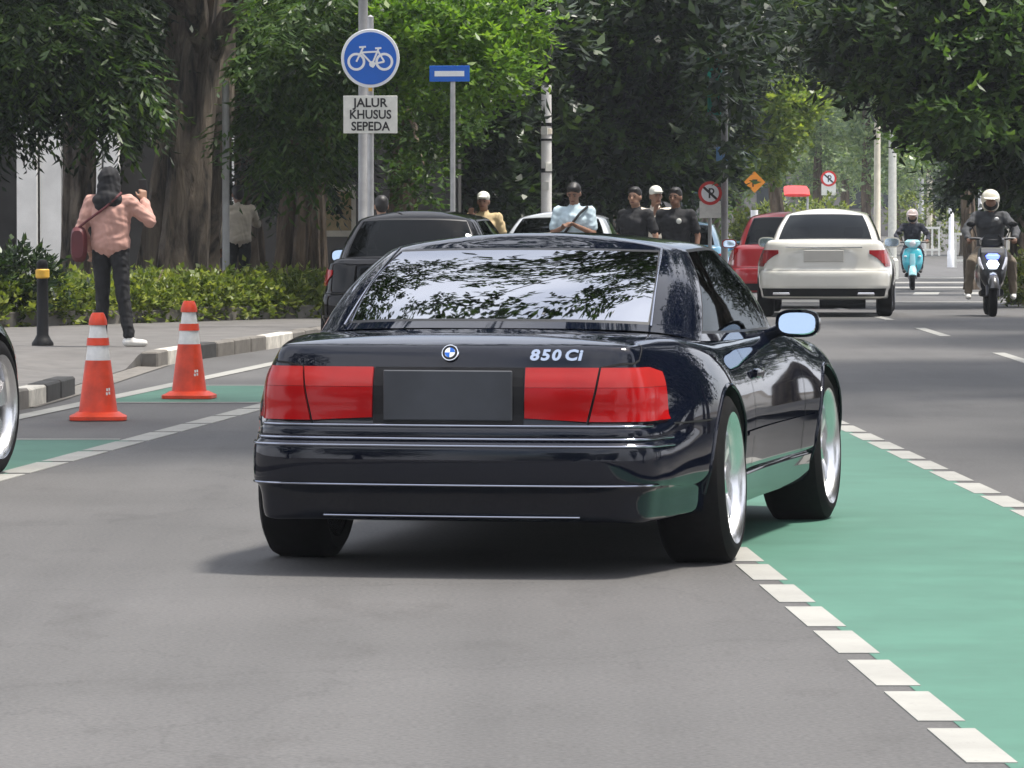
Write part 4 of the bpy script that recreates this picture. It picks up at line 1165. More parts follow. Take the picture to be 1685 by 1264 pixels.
def scooter(label, loc, rz, main, second, round_style):
    root = thing('scooter', label, 'scooter', loc, rz)
    r = .235 if round_style else .275
    bike_wheel(root, .66, r, .050 if round_style else .055); bike_wheel(root, -.58, r, .055 if round_style else .065)
    fk = MB()
    for sx in (-1, 1): fk.tube([(.075*sx, .66, r), (.075*sx, .55, .55), (.05*sx, .46, .82)], .018, 8)
    fk.build('fork', MAT['dark_alloy'], root, True)
    # front mudguard: arched shell over the wheel
    mb = MB(); rings = []
    for q in range(11):
        a = R(20 + 135*q/10); yy = .66 + (r+.03)*math.cos(a); zz = r + (r+.03)*math.sin(a); wd = .078 if round_style else .070
        rings.append([(-wd, yy - .0*math.cos(a), zz - .055*math.sin(a)), (-wd*.7, yy, zz), (0, yy + .012*math.cos(a), zz + .016*math.sin(a)), (wd*.7, yy, zz), (wd, yy, zz - .055*math.sin(a)), (wd*.6, yy - .012*math.cos(a), zz - .018*math.sin(a)), (-wd*.6, yy - .012*math.cos(a), zz - .018*math.sin(a))])
    mb.rings(rings, True, True); mb.build('front_mudguard', MAT[second if round_style else main], root, True)
    # leg shield
    mb = MB()
    if round_style:
        mb.loftz([(0,.50,.36,.10,.05,2.6),(0,.51,.44,.175,.075,2.8),(0,.49,.58,.215,.085,3),(0,.45,.72,.215,.085,3),(0,.41,.84,.175,.075,2.8),(0,.40,.88,.11,.05,2.5)], 24)
    else:
        mb.loftz([(0,.56,.40,.10,.06,3),(0,.58,.50,.16,.09,3),(0,.54,.64,.19,.11,2.6),(0,.49,.76,.20,.11,2.6),(0,.43,.88,.185,.09,2.8),(0,.40,.96,.12,.05,2.6)], 24)
    ap = mb.build('leg_shield', MAT[main], root, True)
    if round_style:
        mb = MB(); mb.loftz([(0,.575,.44,.055,.025,3),(0,.575,.60,.062,.028,3),(0,.535,.76,.05,.022,3)], 14); mb.build('front_grille', MAT['teal_pale'], ap, True)
        for sx in (-1, 1):
            mb = MB(); mb.ball((.15*sx, .545, .70), (.035, .03, .022), 12, 8); mb.build('turn_signal', MAT['lens_clear'], ap, True)
        # pale lower lamp
        mb = MB(); mb.ball((0, .575, .41), (.075, .03, .045), 14, 8); mb.build('lower_lamp', MAT['lens_clear'], ap, True)
    else:
        mb = MB(); mb.loftz([(0,.66,.63,.05,.02,2.6),(0,.655,.69,.085,.03,2.6),(0,.61,.745,.05,.02,2.6)], 16); mb.build('headlamp', MAT['white_lamp'], ap, True)
        mb = MB(); mb.loftz([(0,.61,.757,.075,.02,2.6),(0,.60,.80,.095,.025,2.6),(0,.565,.83,.055,.02,2.6)], 16); mb.build('headlamp', MAT['blue_lamp'], ap, True)
        for sx in (-1, 1):
            mb = MB(); mb.tube([(.125*sx,.635,.62), (.165*sx,.60,.70), (.178*sx,.56,.78)], [.012,.022,.014], 8); mb.build('side_lamp', MAT['lens_clear'], ap, True)
        mb = MB(); mb.box(-.15, .15, .595, .605, .845, .905, M=None, bev=.002); mb.build('number_plate', MAT['plate_pale'], ap)
        mb = MB(); mb.loftz([(0,.52,.93,.15,.02,3),(0,.46,1.02,.13,.015,3),(0,.42,1.08,.09,.012,3)], 16); mb.build('windshield', MAT['glass'], ap, True)
        mb = MB(); mb.ball((0, .645, .52), (.07, .03, .03), 12, 8); mb.build('emblem', MAT['steel'], ap, True)
    # handlebar unit
    zh = 1.0 if round_style else 1.03
    mb = MB(); mb.tube([(-.33,.30,zh), (-.22,.35,zh-.005), (0,.39,zh-.02), (.22,.35,zh-.005), (.33,.30,zh)], [.017,.016,.02,.016,.017], 10)
    hb = mb.build('handlebar', MAT['black'], root, True)
    mb = MB(); mb.loftz([(0,.40,.88,.08,.06,2.6),(0,.41,.95,.16,.085,2.6),(0,.40,1.01,.17,.085,2.6),(0,.38,1.05,.11,.06,2.6)], 20)
    hc = mb.build('handlebar_cover', MAT[second if round_style else main], root, True)
    if round_style:
        mb = MB(); mb.ball((0, .487, .965), (.068, .028, .062), 18, 10); mb.build('headlamp', MAT['lens_clear'], hc, True)
    for sx in (-1, 1):
        mb = MB(); mb.tube([(.20*sx,.36,zh), (.235*sx,.36,zh+.10), (.26*sx,.355,zh+.155)], .007, 6); mb.ball((.275*sx, .35, zh+.185), (.062, .018, .038), 14, 8)
        mr = mb.build('mirror', MAT['black'], root, True)
        mb = MB(); mb.tube([(.10*sx, .38, zh-.005), (.22*sx, .385, zh+.005), (.31*sx, .355, zh+.0)], .006, 6); mb.build('brake_lever', MAT['steel'], root, True)
    # floor, body, seat, tail
    mb = MB(); mb.loft([(0,-.05,.30,.15,.05,4),(0,.2,.30,.17,.045,4),(0,.45,.32,.15,.05,4)], 16); mb.build('floorboard', MAT['black'], root, True)
    mb = MB(); mb.loft([(0,.02,.48,.14,.17,3),(0,-.2,.52,.185,.2,2.8),(0,-.5,.56,.20,.19,2.6),(0,-.8,.64,.13,.12,2.6),(0,-.92,.68,.05,.06,2.6)], 20); mb.build('rear_body', MAT[main], root, True)
    mb = MB(); mb.loft([(0,.06,.74,.09,.03,3),(0,-.1,.75,.14,.05,3),(0,-.4,.77,.16,.055,3),(0,-.7,.80,.13,.05,3),(0,-.78,.80,.08,.03,3)], 18); mb.build('seat', MAT['black'], root, True)
    mb = MB(); mb.loft([(0,-.95,.70,.06,.03,3),(0,-.90,.70,.08,.04,3)], 12); mb.build('tail_light', MAT['lens_red'], root, True)
    return root

SIT = dict(pelvis=(0,-.26,.90), waist=(0,-.24,1.03), chest=(0,-.19,1.23), neck=(0,-.16,1.40), head=(0,-.12,1.535),
           hipL=(-.10,-.24,.87), hipR=(.10,-.24,.87), kneeL=(-.19,.16,.74), kneeR=(.19,.16,.74), ankL=(-.17,.14,.43), ankR=(.17,.14,.43),
           shL=(-.185,-.18,1.335), shR=(.185,-.18,1.335), elL=(-.34,.02,1.14), elR=(.34,.02,1.14), wrL=(-.31,.245,1.035), wrR=(.31,.245,1.035),
           hdL=(.15,1,-.1), hdR=(-.15,1,-.1))
# ---------------------------------------------------------------- foliage
def leaf_arrays(P, D, S, L, W, fold=.18):
    N = np.cross(D, S)
    N /= np.linalg.norm(N, axis=1, keepdims=True) + 1e-9
    v = np.empty((len(P), 4, 3))
    v[:, 0] = P
    v[:, 1] = P + D * (L*.45)[:, None] + S * (W*.5)[:, None] + N * (W*fold)[:, None]
    v[:, 2] = P + D * L[:, None] - N * (L*.10)[:, None]
    v[:, 3] = P + D * (L*.45)[:, None] - S * (W*.5)[:, None] + N * (W*fold)[:, None]
    return v

def quads_mesh(name, v):
    n = len(v)
    me = bpy.data.meshes.new(name)
    me.vertices.add(n*4); me.vertices.foreach_set('co', v.reshape(-1).astype(np.float32))
    me.loops.add(n*4); me.loops.foreach_set('vertex_index', np.arange(n*4, dtype=np.int32))
    me.polygons.add(n); me.polygons.foreach_set('loop_start', np.arange(0, n*4, 4, dtype=np.int32))
    me.polygons.foreach_set('loop_total', np.full(n, 4, dtype=np.int32))
    me.update(calc_edges=True)
    return me

def unit(a): return a / (np.linalg.norm(a, axis=-1, keepdims=True) + 1e-9)

def foliage(clumps, seed, leaf=(.13, .045), per=11, twig=.42, droop=.35, shell=.5, pinnate=True):
    """clumps: (cx, cy, cz, rx, ry, rz, sprays); sprays are twigs carrying alternate leaves"""
    rg = np.random.default_rng(seed); out = []
    for cx, cy, cz, rx, ry, rz, n in clumps:
        n = int(n)
        d = unit(rg.normal(size=(n, 3)))
        rad = rg.uniform(0, 1, n) ** (1/3)
        rad = rad*(1-shell) + shell*np.sqrt(rad)
        rad *= 1 + .22*np.sin(d[:, 0]*5 + cx*3)*np.sin(d[:, 2]*6 + cz) + rg.normal(0, .07, n)
        o = np.array([cx, cy, cz]) + d * rad[:, None] * np.array([rx, ry, rz])
        t = unit(d*np.array([1, 1, .7]) + rg.normal(0, .55, (n, 3)) + np.array([0, 0, -droop]))
        tl = twig * rg.uniform(.6, 1.3, n)
        h = unit(np.cross(t, np.array([0, 0, 1.0]) + rg.normal(0, .15, (n, 3))))
        for k in range(per):
            f = (k + .5) / per
            p = o + t*(tl*f)[:, None] + np.array([0, 0, -1.0])*(tl*droop*.55*f*f)[:, None]
            sg = 1 if k % 2 else -1
            if pinnate:
                ld = unit(t*.55 + h*sg*.85 + np.array([0, 0, -.25-droop*.5]) + rg.normal(0, .16, (n, 3)))
            else:
                ld = unit(t*.7 + h*sg*.5 + rg.normal(0, .5, (n, 3)))
            sd = unit(np.cross(ld, rg.normal(0, .35, (n, 3)) + np.array([0, 0, 1.0])))
            ln = leaf[0]*rg.uniform(.45, 1.4, n)*(1 - .35*abs(f - .45))
            out.append(leaf_arrays(p, ld, sd, ln, leaf[1]*rg.uniform(.55, 1.35, n)))
    return np.concatenate(out)

def trunk_mesh(name, pts, rads, seed, flute=.12, lobes=7, nseg=40, rows=48):
    """a fluted trunk with root flare and knots"""
    rg = random.Random(seed)
    ph = [rg.uniform(0, 6.28) for _ in range(6)]
    mb = MB(); rings = []
    P = [Vector(p) for p in pts]; n = len(P) - 1
    for r in range(rows + 1):
        t = r / rows * n; k = min(int(t), n-1); f = t - k
        c = P[k].lerp(P[k+1], f); rad = lerp(rads[k], rads[k+1], f); z = c.z
        ring = []
        for q in range(nseg):
            a = 2*math.pi*q/nseg
            w = 1 + flute*math.sin(lobes*a + ph[0] + .6*math.sin(z*1.3 + ph[1])) + flute*.6*math.sin((lobes+4)*a + ph[2] - z*.7) + flute*.5*math.sin(3*a + ph[3] + z*2.1) + flute*.35*math.sin(17*a + 5*z + ph[4])*math.sin(4.3*z + ph[5])
            ring.append((c.x + rad*w*math.cos(a), c.y + rad*w*math.sin(a), z))
        rings.append(ring)
    mb.rings(rings, True, True)
    return mb

def tree(label, base, rad, height, crowns, seed, bark='bark_dark', lean=(0, 0), limbs=(), name='street_tree', group=None, flare=1.5, flute=.10):
    """crowns: [(material, clumps, kwargs)]; clumps in world metres; limbs: world end points"""
    bx, by = base; bz = gz(by) + .06
    root = thing(name, label, 'tree', (bx, by, bz), 0, group)
    pts = [(0, 0, -.15), (0, 0, .12), (lean[0]*.1, lean[1]*.1, height*.18), (lean[0]*.45, lean[1]*.45, height*.5), (lean[0], lean[1], height)]
    tr = trunk_mesh('trunk', pts, [rad*flare*1.1, rad*flare*.92, rad*1.02, rad*.86, rad*.62], seed, flute).build('trunk', MAT[bark], root, True)
    rg = random.Random(seed + 5)
    for L in limbs:
        e = Vector(L) - Vector((bx, by, bz)); s0 = Vector((lean[0]*.55, lean[1]*.55, height*rg.uniform(.5, .8)))
        mid = s0.lerp(e, .5) + Vector((rg.uniform(-.2, .2), rg.uniform(-.2, .2), rg.uniform(.1, .5)))
        mb = MB(); P = []
        for q in range(9):
            t = q/8; P.append(s0*(1-t)**2 + mid*2*t*(1-t) + e*t*t + Vector((rg.uniform(-.03, .03), rg.uniform(-.03, .03), rg.uniform(-.03, .03))))
        mb.tube(P, [lerp(rad*.42, .018, (q/8)**.7) for q in range(9)], 9)
        mb.build('limb', MAT[bark], root, True)
    for i, (mat, clumps, kw) in enumerate(crowns):
        v = foliage(clumps, seed*31 + i, **kw)
        v -= np.array([bx, by, bz])
        link_mesh('crown', quads_mesh('crown', v), MAT[mat], root)
    return root
# ================================================================ THE SETTING
def kerb_x(y):
    return interp([(0,-7.0),(20,-4.8),(28,-4.0),(34.3,-3.36),(36,-3.30),(42,-3.16),(43.4,-3.12),(45,-2.95),(48.5,-2.45),(55,-1.72),(62,-1.0),(75,.30),(100,2.75),(150,7.5),(220,14.2),(300,21.8),(420,33)], y)
def right_kerb_x(y): return 7.35 + .095*(y - 67)

def sheet(name, ys, xf, zf, mat, kind='structure', parent=None):
    """a strip: xf(y) -> list of x, zf(x, y) -> z"""
    vs = []; fs = []; m = None
    for y in ys:
        xs = xf(y); m = len(xs); vs += [(x, y, zf(x, y)) for x in xs]
    for i in range(len(ys) - 1):
        for k in range(m - 1):
            a = i*m + k; fs.append((a, a+1, a+m+1, a+m))
    me = bpy.data.meshes.new(name); me.from_pydata(vs, [], fs)
    o = link_mesh(name, me, mat, parent)
    if parent is None: o['kind'] = kind
    return o

mb = MB(); mb.add([(-1500,-300,-.7),(1500,-300,-.7),(1500,3500,-.7),(-1500,3500,-.7)], [(0,1,2,3)])
tag(mb.build('ground', MAT['soil'], fix=False), kind='structure')
YS = list(np.arange(-126, 60, 6.0)) + list(np.arange(60, 200, 4.0)) + list(np.arange(200, 421, 10.0))
road = sheet('road', YS, lambda y: np.linspace(-40, 60, 6), lambda x, y: gz(y), MAT['asphalt'])

def quad_sheet(name, poly, z, mat, parent=None, sub=1):
    mb = MB(); mb.add([(x, y, gz(y) + z) for x, y in poly], [tuple(range(len(poly)))])
    o = mb.build(name, mat, parent, fix=False)
    if parent is None: o['kind'] = 'structure'
    return o

# the green cycle crossing in front, at the right
def la(y): return .909 + .038*(19.06 - y)            # its left dashed line
def lb(y): return 2.08 + .026*(31.2 - y)            # its right dashed line
ys = list(np.arange(9.0, 33.1, 1.5))
lane = sheet('cycle_lane_crossing', ys, lambda y: [la(y) + .03, (la(y)+lb(y))/2, lb(y) - .03], lambda x, y: .002, MAT['green'])
def dash(parent, f, y0, y1, w, cut=0.0, z=.0085):
    P = [(f(y0)-w/2+cut, y0), (f(y0)+w/2+cut, y0), (f(y1)+w/2, y1), (f(y1)-w/2, y1)]
    mb = MB(); mb.add([(x, y, gz(y)+.004) for x, y in P] + [(x, y, gz(y)-.02) for x, y in P], [(0,1,2,3),(1,0,4,5),(2,1,5,6),(3,2,6,7),(0,3,7,4)])
    o = mb.build('painted_dash', MAT['white_line'], parent, fix=False)
    if parent is None: o['kind'] = 'structure'
    return o
for k in range(20):
    y0 = 9.06 + k*1.0 + .02*math.sin(k*2.3)
    dash(lane, la, y0, y0 + .80, .125)
for k in range(20):
    y0 = 11.55 + k*1.10
    dash(lane, lambda y: lb(y), y0, y0 + .88, .13)
# the cycle lane along the left kerb
def lc(y): return -2.57 + .0955*(y - 25.5)          # dashed line towards the cars
def ld(y): return -3.25 + .0972*(y - 32.2)          # solid line towards the kerb
lane2 = sheet('cycle_lane', [22.6, 24, 26, 28, 29.2], lambda y: [ld(y)+.02, lc(y)-.02], lambda x, y: .002, MAT['green'])
sheet('green_block', [35.0, 36.5, 38.3], lambda y: [ld(y)+.02, lc(y)-.02], lambda x, y: .002, MAT['green'], parent=lane2)
for yy in (29.2, 34.85, 38.3):
    quad_sheet('block_edge_line', [(ld(yy)+.05, yy), (lc(yy)-.1, yy), (lc(yy)-.1, yy+.10), (ld(yy)+.05, yy+.10)], .005, MAT['white_line'], lane2)
for k in range(26):
    y0 = 18.3 + k*1.2
    dash(lane2, lc, y0, y0 + 1.08, .17)
sheet('solid_edge_line', list(np.arange(18, 62, 2.0)), lambda y: [ld(y)-.075, ld(y)+.075], lambda x, y: gz(y)+.005, MAT['white_line'], parent=lane2)
# lane line of the carriageway, stop line and zebra bars far off
mark = None
cl = lambda y: 4.62 + .008*(y-45)
first = dash(None, cl, 33.0, 36.0, .12); first.name = 'lane_line'
for y0, y1 in ((43.2, 47.2), (53.5, 57.3), (62.3, 66.2), (72, 75.5)):
    dash(first, cl, y0, y1, .12)
st = quad_sheet('stop_line', [(kerb_x(83.2)+.3, 83.2), (right_kerb_x(83.2)-.2, 83.2), (right_kerb_x(83.2)-.2, 84.3), (kerb_x(83.2)+.3, 84.3)], .005, MAT['white_line'])
zb = quad_sheet('zebra_crossing', [(kerb_x(96)+.4, 96.0), (kerb_x(96)+.9, 96.0), (kerb_x(100)+.9, 100), (kerb_x(100)+.4, 100)], .005, MAT['white_line'])
for k in range(1, 9):
    x = kerb_x(96) + .4 + k*1.0
    quad_sheet('zebra_bar', [(x, 96.0), (x+.5, 96.0), (x+.88, 100), (x+.38, 100)], .005, MAT['white_line'], zb)
for y0 in (106, 113, 121):
    quad_sheet('cross_line', [(kerb_x(y0)+.5, y0), (right_kerb_x(y0)-.3, y0), (right_kerb_x(y0)-.3, y0+1.4), (kerb_x(y0)+.5, y0+1.4)], .005, MAT['white_line'], zb)
# round inspection cover in the foreground and joint seams
# pavements
def pave_z(x, y):
    d = kerb_x(y) - x
    ramp = max(0, min(1, (y-34.6)/1.2)) * max(0, min(1, (43.3-y)/1.2)) * max(0, min(1, (1.7-d)/1.0))
    return gz(y) + lerp(.125, .012, ramp)
YP = list(np.arange(14, 34, 4.0)) + list(np.arange(34, 46, .5)) + list(np.arange(46, 120, 3.0)) + list(np.arange(120, 421, 12.0))
pav = sheet('pavement', [-120, -60] + YP, lambda y: [kerb_x(y)-30, kerb_x(y)-8, kerb_x(y)-3, kerb_x(y)-1.8, kerb_x(y)-1.2, kerb_x(y)-.7, kerb_x(y)-.12, kerb_x(y)-.118], lambda x, y: -.12 if x > kerb_x(y)-.119 else pave_z(x, y), MAT['paving'])
pav2 = sheet('pavement', [-120, -60] + YP, lambda y: [right_kerb_x(y)+.12, right_kerb_x(y)+2, right_kerb_x(y)+40], lambda x, y: gz(y)+.125, MAT['paving'])
kst = MB(); kst.box(-.075, .075, 0, .78, -.15, .135, bev=.014); kmesh = {}
for mname in ('kerb', 'kerb_white', 'kerb_black'):
    me = kst.mesh('kerb_stone'); me.materials.append(MAT[mname]); kmesh[mname] = me
rg = random.Random(4)
y = 26.0
while y < 96:
    if not (35.6 < y < 42.5):
        x0, x1 = kerb_x(y), kerb_x(y + .8)
        nm = 'kerb'
        if 43.2 < y < 44.4 or 33.6 < y < 34.5 or 47.8 < y < 49.3: nm = 'kerb_white'
        elif 44.4 <= y < 45.3 or 34.5 <= y < 35.6: nm = 'kerb_black'
        o = bpy.data.objects.new('kerb_stone', kmesh[nm]); COL.objects.link(o); o.parent = pav
        o.location = (x0, y, gz(y) + rg.uniform(-.006, .006)); o.rotation_euler = (0, 0, -math.atan2(x1-x0, .8) + rg.uniform(-.01, .01))
    y += .8
for k in range(36):
    y = 56 + k*.8
    o = bpy.data.objects.new('kerb_stone', kmesh['kerb']); COL.objects.link(o); o.parent = pav2
    o.location = (right_kerb_x(y), y, gz(y)); o.rotation_euler = (0, 0, -.095)
# gutter lip between the solid line and the dropped kerb
sheet('gutter', [34.0, 35.5, 38, 41, 43.4], lambda y: [kerb_x(y)-.1, kerb_x(y)+.12], lambda x, y: .011 if x < kerb_x(y) else .006, MAT['kerb'], parent=pav)

# planting bed with its edging stones
def bed_y(x): return 52.2 + (x + 5.6)*1.55
bed = MB(); bx = np.linspace(-9.0, -1.9, 12)
bed.add([(x, bed_y(x)+.1, .21) for x in bx] + [(x-1.0, bed_y(x)+5.5, .23) for x in bx], [(i, i+1, i+13, i+12) for i in range(11)])
bedo = tag(bed.build('planting_bed', MAT['soil'], fix=False), kind='structure')
es = MB(); es.box(0, .72, -.07, .07, -.05, .175, bev=.012); em_ = es.mesh('edging_stone'); em_.materials.append(MAT['kerb'])
for k in range(10):
    x = -7.6 + k*.62
    o = bpy.data.objects.new('edging_stone', em_); COL.objects.link(o); o.parent = bedo
    o.location = (x, bed_y(x), .10 + rg.uniform(-.01, .01)); o.rotation_euler = (0, 0, math.atan(1.55) + rg.uniform(-.015, .015))
    o.scale = (1.55, 1, 1)

# ================================================================ THE MAIN CAR
build_coupe()

# ================================================================ OTHER CARS
sp = generic_spec(L=4.68, W=1.80, H=1.42, wb=2.84, ro=.93, deck=1.01, belt=.93, paint=MAT['white_car'], wheel_r=.325, rim=.22)
root, sh, g = build_car('sedan_car', 'cream white four-door sedan driving away, seen squarely from behind', (px(1358, 65.4), 65.4, gz(65.4)), 5.0, sp)
car_details(root, sh, sp, (1.75, 4.7), (.64, .88), MAT['plate_pale'], MAT['white_car'], 'lens_dark', plate_z=.80, mir=-.05)
for x in (-.55, .55):
    mb = MB(); mb.box(x-.11, x+.11, -.945, -.90, .29, .325, bev=.008); mb.build('exhaust_trim', MAT['chrome'], root)
mb = MB(); mb.box(-.5, .5, -.885, -.86, .905, .918); mb.build('boot_trim', MAT['chrome'], root)

sp = generic_spec(L=4.3, W=1.74, H=1.36, wb=2.6, ro=.78, deck=.93, belt=.90, hatch=True, paint=MAT['black_car'], wheel_r=.31, rim=.20)
root, sh, g = build_car('hatchback_car', 'black hatchback parked at the left kerb beside the bicycle sign', (-.85, 44.9, 0), 5.0, sp)
car_details(root, sh, sp, (2.7, 4.7), (.66, .83), MAT['plate_dark'], MAT['black_car'])

sp = generic_spec(L=4.5, W=1.76, H=1.36, wb=2.7, ro=.9, deck=.97, belt=.90, paint=MAT['silver_car'], wheel_r=.31, rim=.20)
root, sh, g = build_car('sedan_car', 'silver sedan parked behind the man in the pale blue shirt', (px(918, 61), 61, gz(61)+.0), 5.0, sp)
car_details(root, sh, sp, (2.2, 4.6), (.66, .83), MAT['plate_dark'], MAT['silver_car'])

sp = generic_spec(L=4.1, W=1.72, H=1.44, wb=2.5, ro=.70, deck=.95, belt=.92, hatch=True, paint=MAT['red_car'], wheel_r=.31, rim=.20)
root, sh, g = build_car('hatchback_car', 'red hatchback half hidden on the left of the white sedan', (px(1197, 74)+.86, 74, gz(74)), 5.0, sp)
car_details(root, sh, sp, (2.6, 4.7), (.70, .90), MAT['plate_dark'], MAT['red_car'])

sp = generic_spec(L=4.3, W=1.74, H=1.40, wb=2.6, ro=.8, deck=.97, belt=.92, paint=MAT['blue_car'], wheel_r=.31, rim=.20)
root, sh, g = build_car('sedan_car', 'pale blue car beyond the group of men, left of the red hatchback', (px(1205, 86)-.90, 86, gz(86)), 5.0, sp)
car_details(root, sh, sp, (2.2, 4.6), (.66, .83), MAT['plate_pale'], MAT['blue_car'])

sp = generic_spec(L=4.5, W=1.82, H=1.55, wb=2.65, ro=.9, deck=1.02, belt=1.0, hatch=True, paint=MAT['green_car'], wheel_r=.35, rim=.262)
root, sh, g = build_car('hatchback_car', 'dark grey-green car cut off by the left edge, only a front wheel showing', (-4.02, 22.93, 0), 11.5, sp)
car_details(root, sh, sp, (2.6, 4.7), (.70, .90), MAT['plate_dark'], MAT['green_car'])

# ================================================================ STREET FURNITURE
def cone(label, x, y, h, tilt=0, rz=0):
    root = thing('traffic_cone', label, 'traffic cone', (x, y, .006), R(rz), 'orange traffic cones by the left kerb')
    mb = MB()
    b = .185
    mb.loftz([(0,0,0,b,b,5.5),(0,0,.022,b,b,5.5),(0,0,.034,b*.86,b*.86,5),(0,0,.05,b*.74,b*.74,3.2)], 32)
    mb.build('base', MAT['orange'], root, True)
    def rr(z): return lerp(.126, .042, (z-.045)/(h-.045))
    levels = [(.045, h*.555, 'orange', 'body'), (h*.555, h*.695, 'cone_white', 'reflective_band'), (h*.695, h*.765, 'orange', 'collar'), (h*.765, h*.885, 'cone_white', 'reflective_band'), (h*.885, h, 'orange', 'cap')]
    for i, (z0, z1, m, nm) in enumerate(levels):
        pf = .0 if m == 'orange' else -.0025
        ext = .006 if nm in ('collar', 'cap') else 0
        mb = MB()
        prof = [(rr(z0)+pf+ext, z0), (rr(lerp(z0, z1, .5))+pf+ext, lerp(z0, z1, .5)), (rr(z1)+pf+ext, z1)]
        if nm == 'cap': prof = [(rr(z0)+.008, z0), (rr(z0)+.006, z0+.03), (rr(z1)+.002, z1-.012), (rr(z1)-.006, z1), (rr(z1)-.018, z1), (rr(z1)-.02, z1-.03)]
        mb.lathe(prof, 28, cap=(nm == 'cap')); mb.build(nm, MAT[m], root, True)
    # worn printed mark low on the skirt
    a = R(-62)
    mb = MB()
    for k, (dx, dz) in enumerate(((0, 0), (.022, .004), (.004, .026), (.024, .028))):
        aa = a + dx/.12; r0 = rr(.17+dz) + .002
        mb.add([(r0*math.cos(aa), r0*math.sin(aa), .16+dz), (r0*math.cos(aa+.12), r0*math.sin(aa+.12), .16+dz), (r0*.98*math.cos(aa+.12), r0*.98*math.sin(aa+.12), .178+dz), (r0*.98*math.cos(aa), r0*.98*math.sin(aa), .178+dz)], [(0,1,2,3)])
    mb.build('printed_mark', MAT['cone_white'], root, fix=False)
    return root
cone('orange traffic cone with two white bands, the nearer one beside the woman in pink', px(161, 32.0), 32.0, .69, rz=4)
cone('orange traffic cone with two white bands, the farther one on the green block', px(311, 35.7), 35.7, .70, rz=-6)

# cycle-path sign on its post
SX, SY = px(610, 51.5), 51.5
root = thing('bicycle_sign', 'round blue bicycle sign above a white plate reading JALUR KHUSUS SEPEDA', 'road sign', (SX, SY, .12))
mb = MB(); mb.lathe([(.033, -.05), (.033, 3.25), (.001, 3.27)], 16); mb.build('post', MAT['steel'], root, True)
zc = pz(97, SY) - .12
mb = MB(); mb.lathe([(.001, -.055), (.300, -.055), (.304, -.050), (.300, -.043), (.001, -.043)], 48, M=T(0, 0, zc), axis='y', cap=False); disc = mb.build('disc', MAT['sign_white'], root, True)
mb = MB(); mb.lathe([(.001, -.0585), (.272, -.0585), (.272, -.0555), (.001, -.0555)], 48, M=T(0, 0, zc), axis='y', cap=False); mb.build('blue_face', MAT['sign_blue'], disc, True)
def ring_xz(mb, cx, cz, r, w, y0, y1, n=28):
    mb.lathe([(r-w, y0), (r+w, y0), (r+w, y1), (r-w, y1), (r-w, y0)], n, M=T(cx, 0, cz), axis='y', cap=False)
def bar_xz(mb, a, b, w, y0, y1):
    d = Vector((b[0]-a[0], b[1]-a[1])); n = Vector((-d.y, d.x)).normalized()*w
    mb.prism([(a[0]+n.x, a[1]+n.y), (b[0]+n.x, b[1]+n.y), (b[0]-n.x, b[1]-n.y), (a[0]-n.x, a[1]-n.y)], y0, y1)
mb = MB(); q0, q1 = -.0620, -.0590; zb_ = zc - .035
ring_xz(mb, -.145, zb_, .080, .013, q0, q1); ring_xz(mb, .145, zb_, .080, .013, q0, q1)
for a, b in (((-.145, zb_), (-.075, zb_+.145)), ((-.105, zb_+.095), (.075, zb_+.105)), ((.145, zb_), (.075, zb_+.120)), ((.02, zb_-.025), (.085, zb_+.135)), ((.02, zb_-.025), (-.098, zb_+.10)), ((.02, zb_-.025), (.145, zb_)),
             ((-.115, zb_+.150), (-.045, zb_+.155)), ((.050, zb_+.138), (.115, zb_+.142)), ((.02, zb_-.025), (.03, zb_-.06))):
    bar_xz(mb, a, b, .0095, q0 - .0002*len(mb.v)/40, q1)
ring_xz(mb, .02, zb_-.025, .020, .012, q0-.001, q1, 18)
mb.build('bicycle_symbol', MAT['sign_white'], disc)
zp = pz(189, SY) - .12
mb = MB(); mb.box(-.28, .28, -.055, -.047, zp-.195, zp+.195, bev=.003); pl = mb.build('plate', MAT['sign_cream'], root)
for i, w in enumerate(('JALUR', 'KHUSUS', 'SEPEDA')):
    text_mesh('lettering', w, .128, MAT['sign_ink'], pl, T(0, -.057, zp + .118 - i*.122) @ RX(90) @ Matrix.Diagonal((.92 if i else 1.0, 1, 1, 1)), .0015, bold=.003)
mb = MB(); mb.box(-.02, .02, -.05, -.03, zc-.34, zc-.30); mb.build('bracket', MAT['yellow'], root)
# taller grey lamp post just behind it
root = thing('lamp_post', 'tall grey steel lamp post standing directly behind the bicycle sign', 'lamp post', (px(598, 52.6), 52.6, .12))
mb = MB(); mb.lathe([(.085, -.05), (.085, .5), (.055, .55), (.050, 3.4), (.045, 7.8)], 16); mb.build('post', MAT['grey_pole'], root, True)
mb = MB(); mb.tube([(0,0,7.7), (.4,-.1,8.1), (1.3,-.2,8.25)], .035, 10); mb.build('arm', MAT['grey_pole'], root, True)
mb = MB(); mb.loft([(1.5,-.45,8.22,.10,.04,3),(1.5,-.2,8.25,.14,.06,3),(1.5,.05,8.22,.10,.04,3)], 14); mb.build('lantern', MAT['steel'], root, True)
# thin grey post in front of the big trunk
root = thing('slim_post', 'thin grey steel post in front of the big fluted tree trunk', 'post', (px(372, 57.5), 57.5, .2))
mb = MB(); mb.lathe([(.042, -.1), (.042, 2.6), (.046, 2.62), (.030, 2.66), (.001, 2.67)], 14); mb.build('shaft', MAT['grey_pole'], root, True)
mb = MB(); mb.lathe([(.09, -.02), (.09, .01), (.05, .015)], 14); mb.build('base_plate', MAT['grey_pole'], root, True)
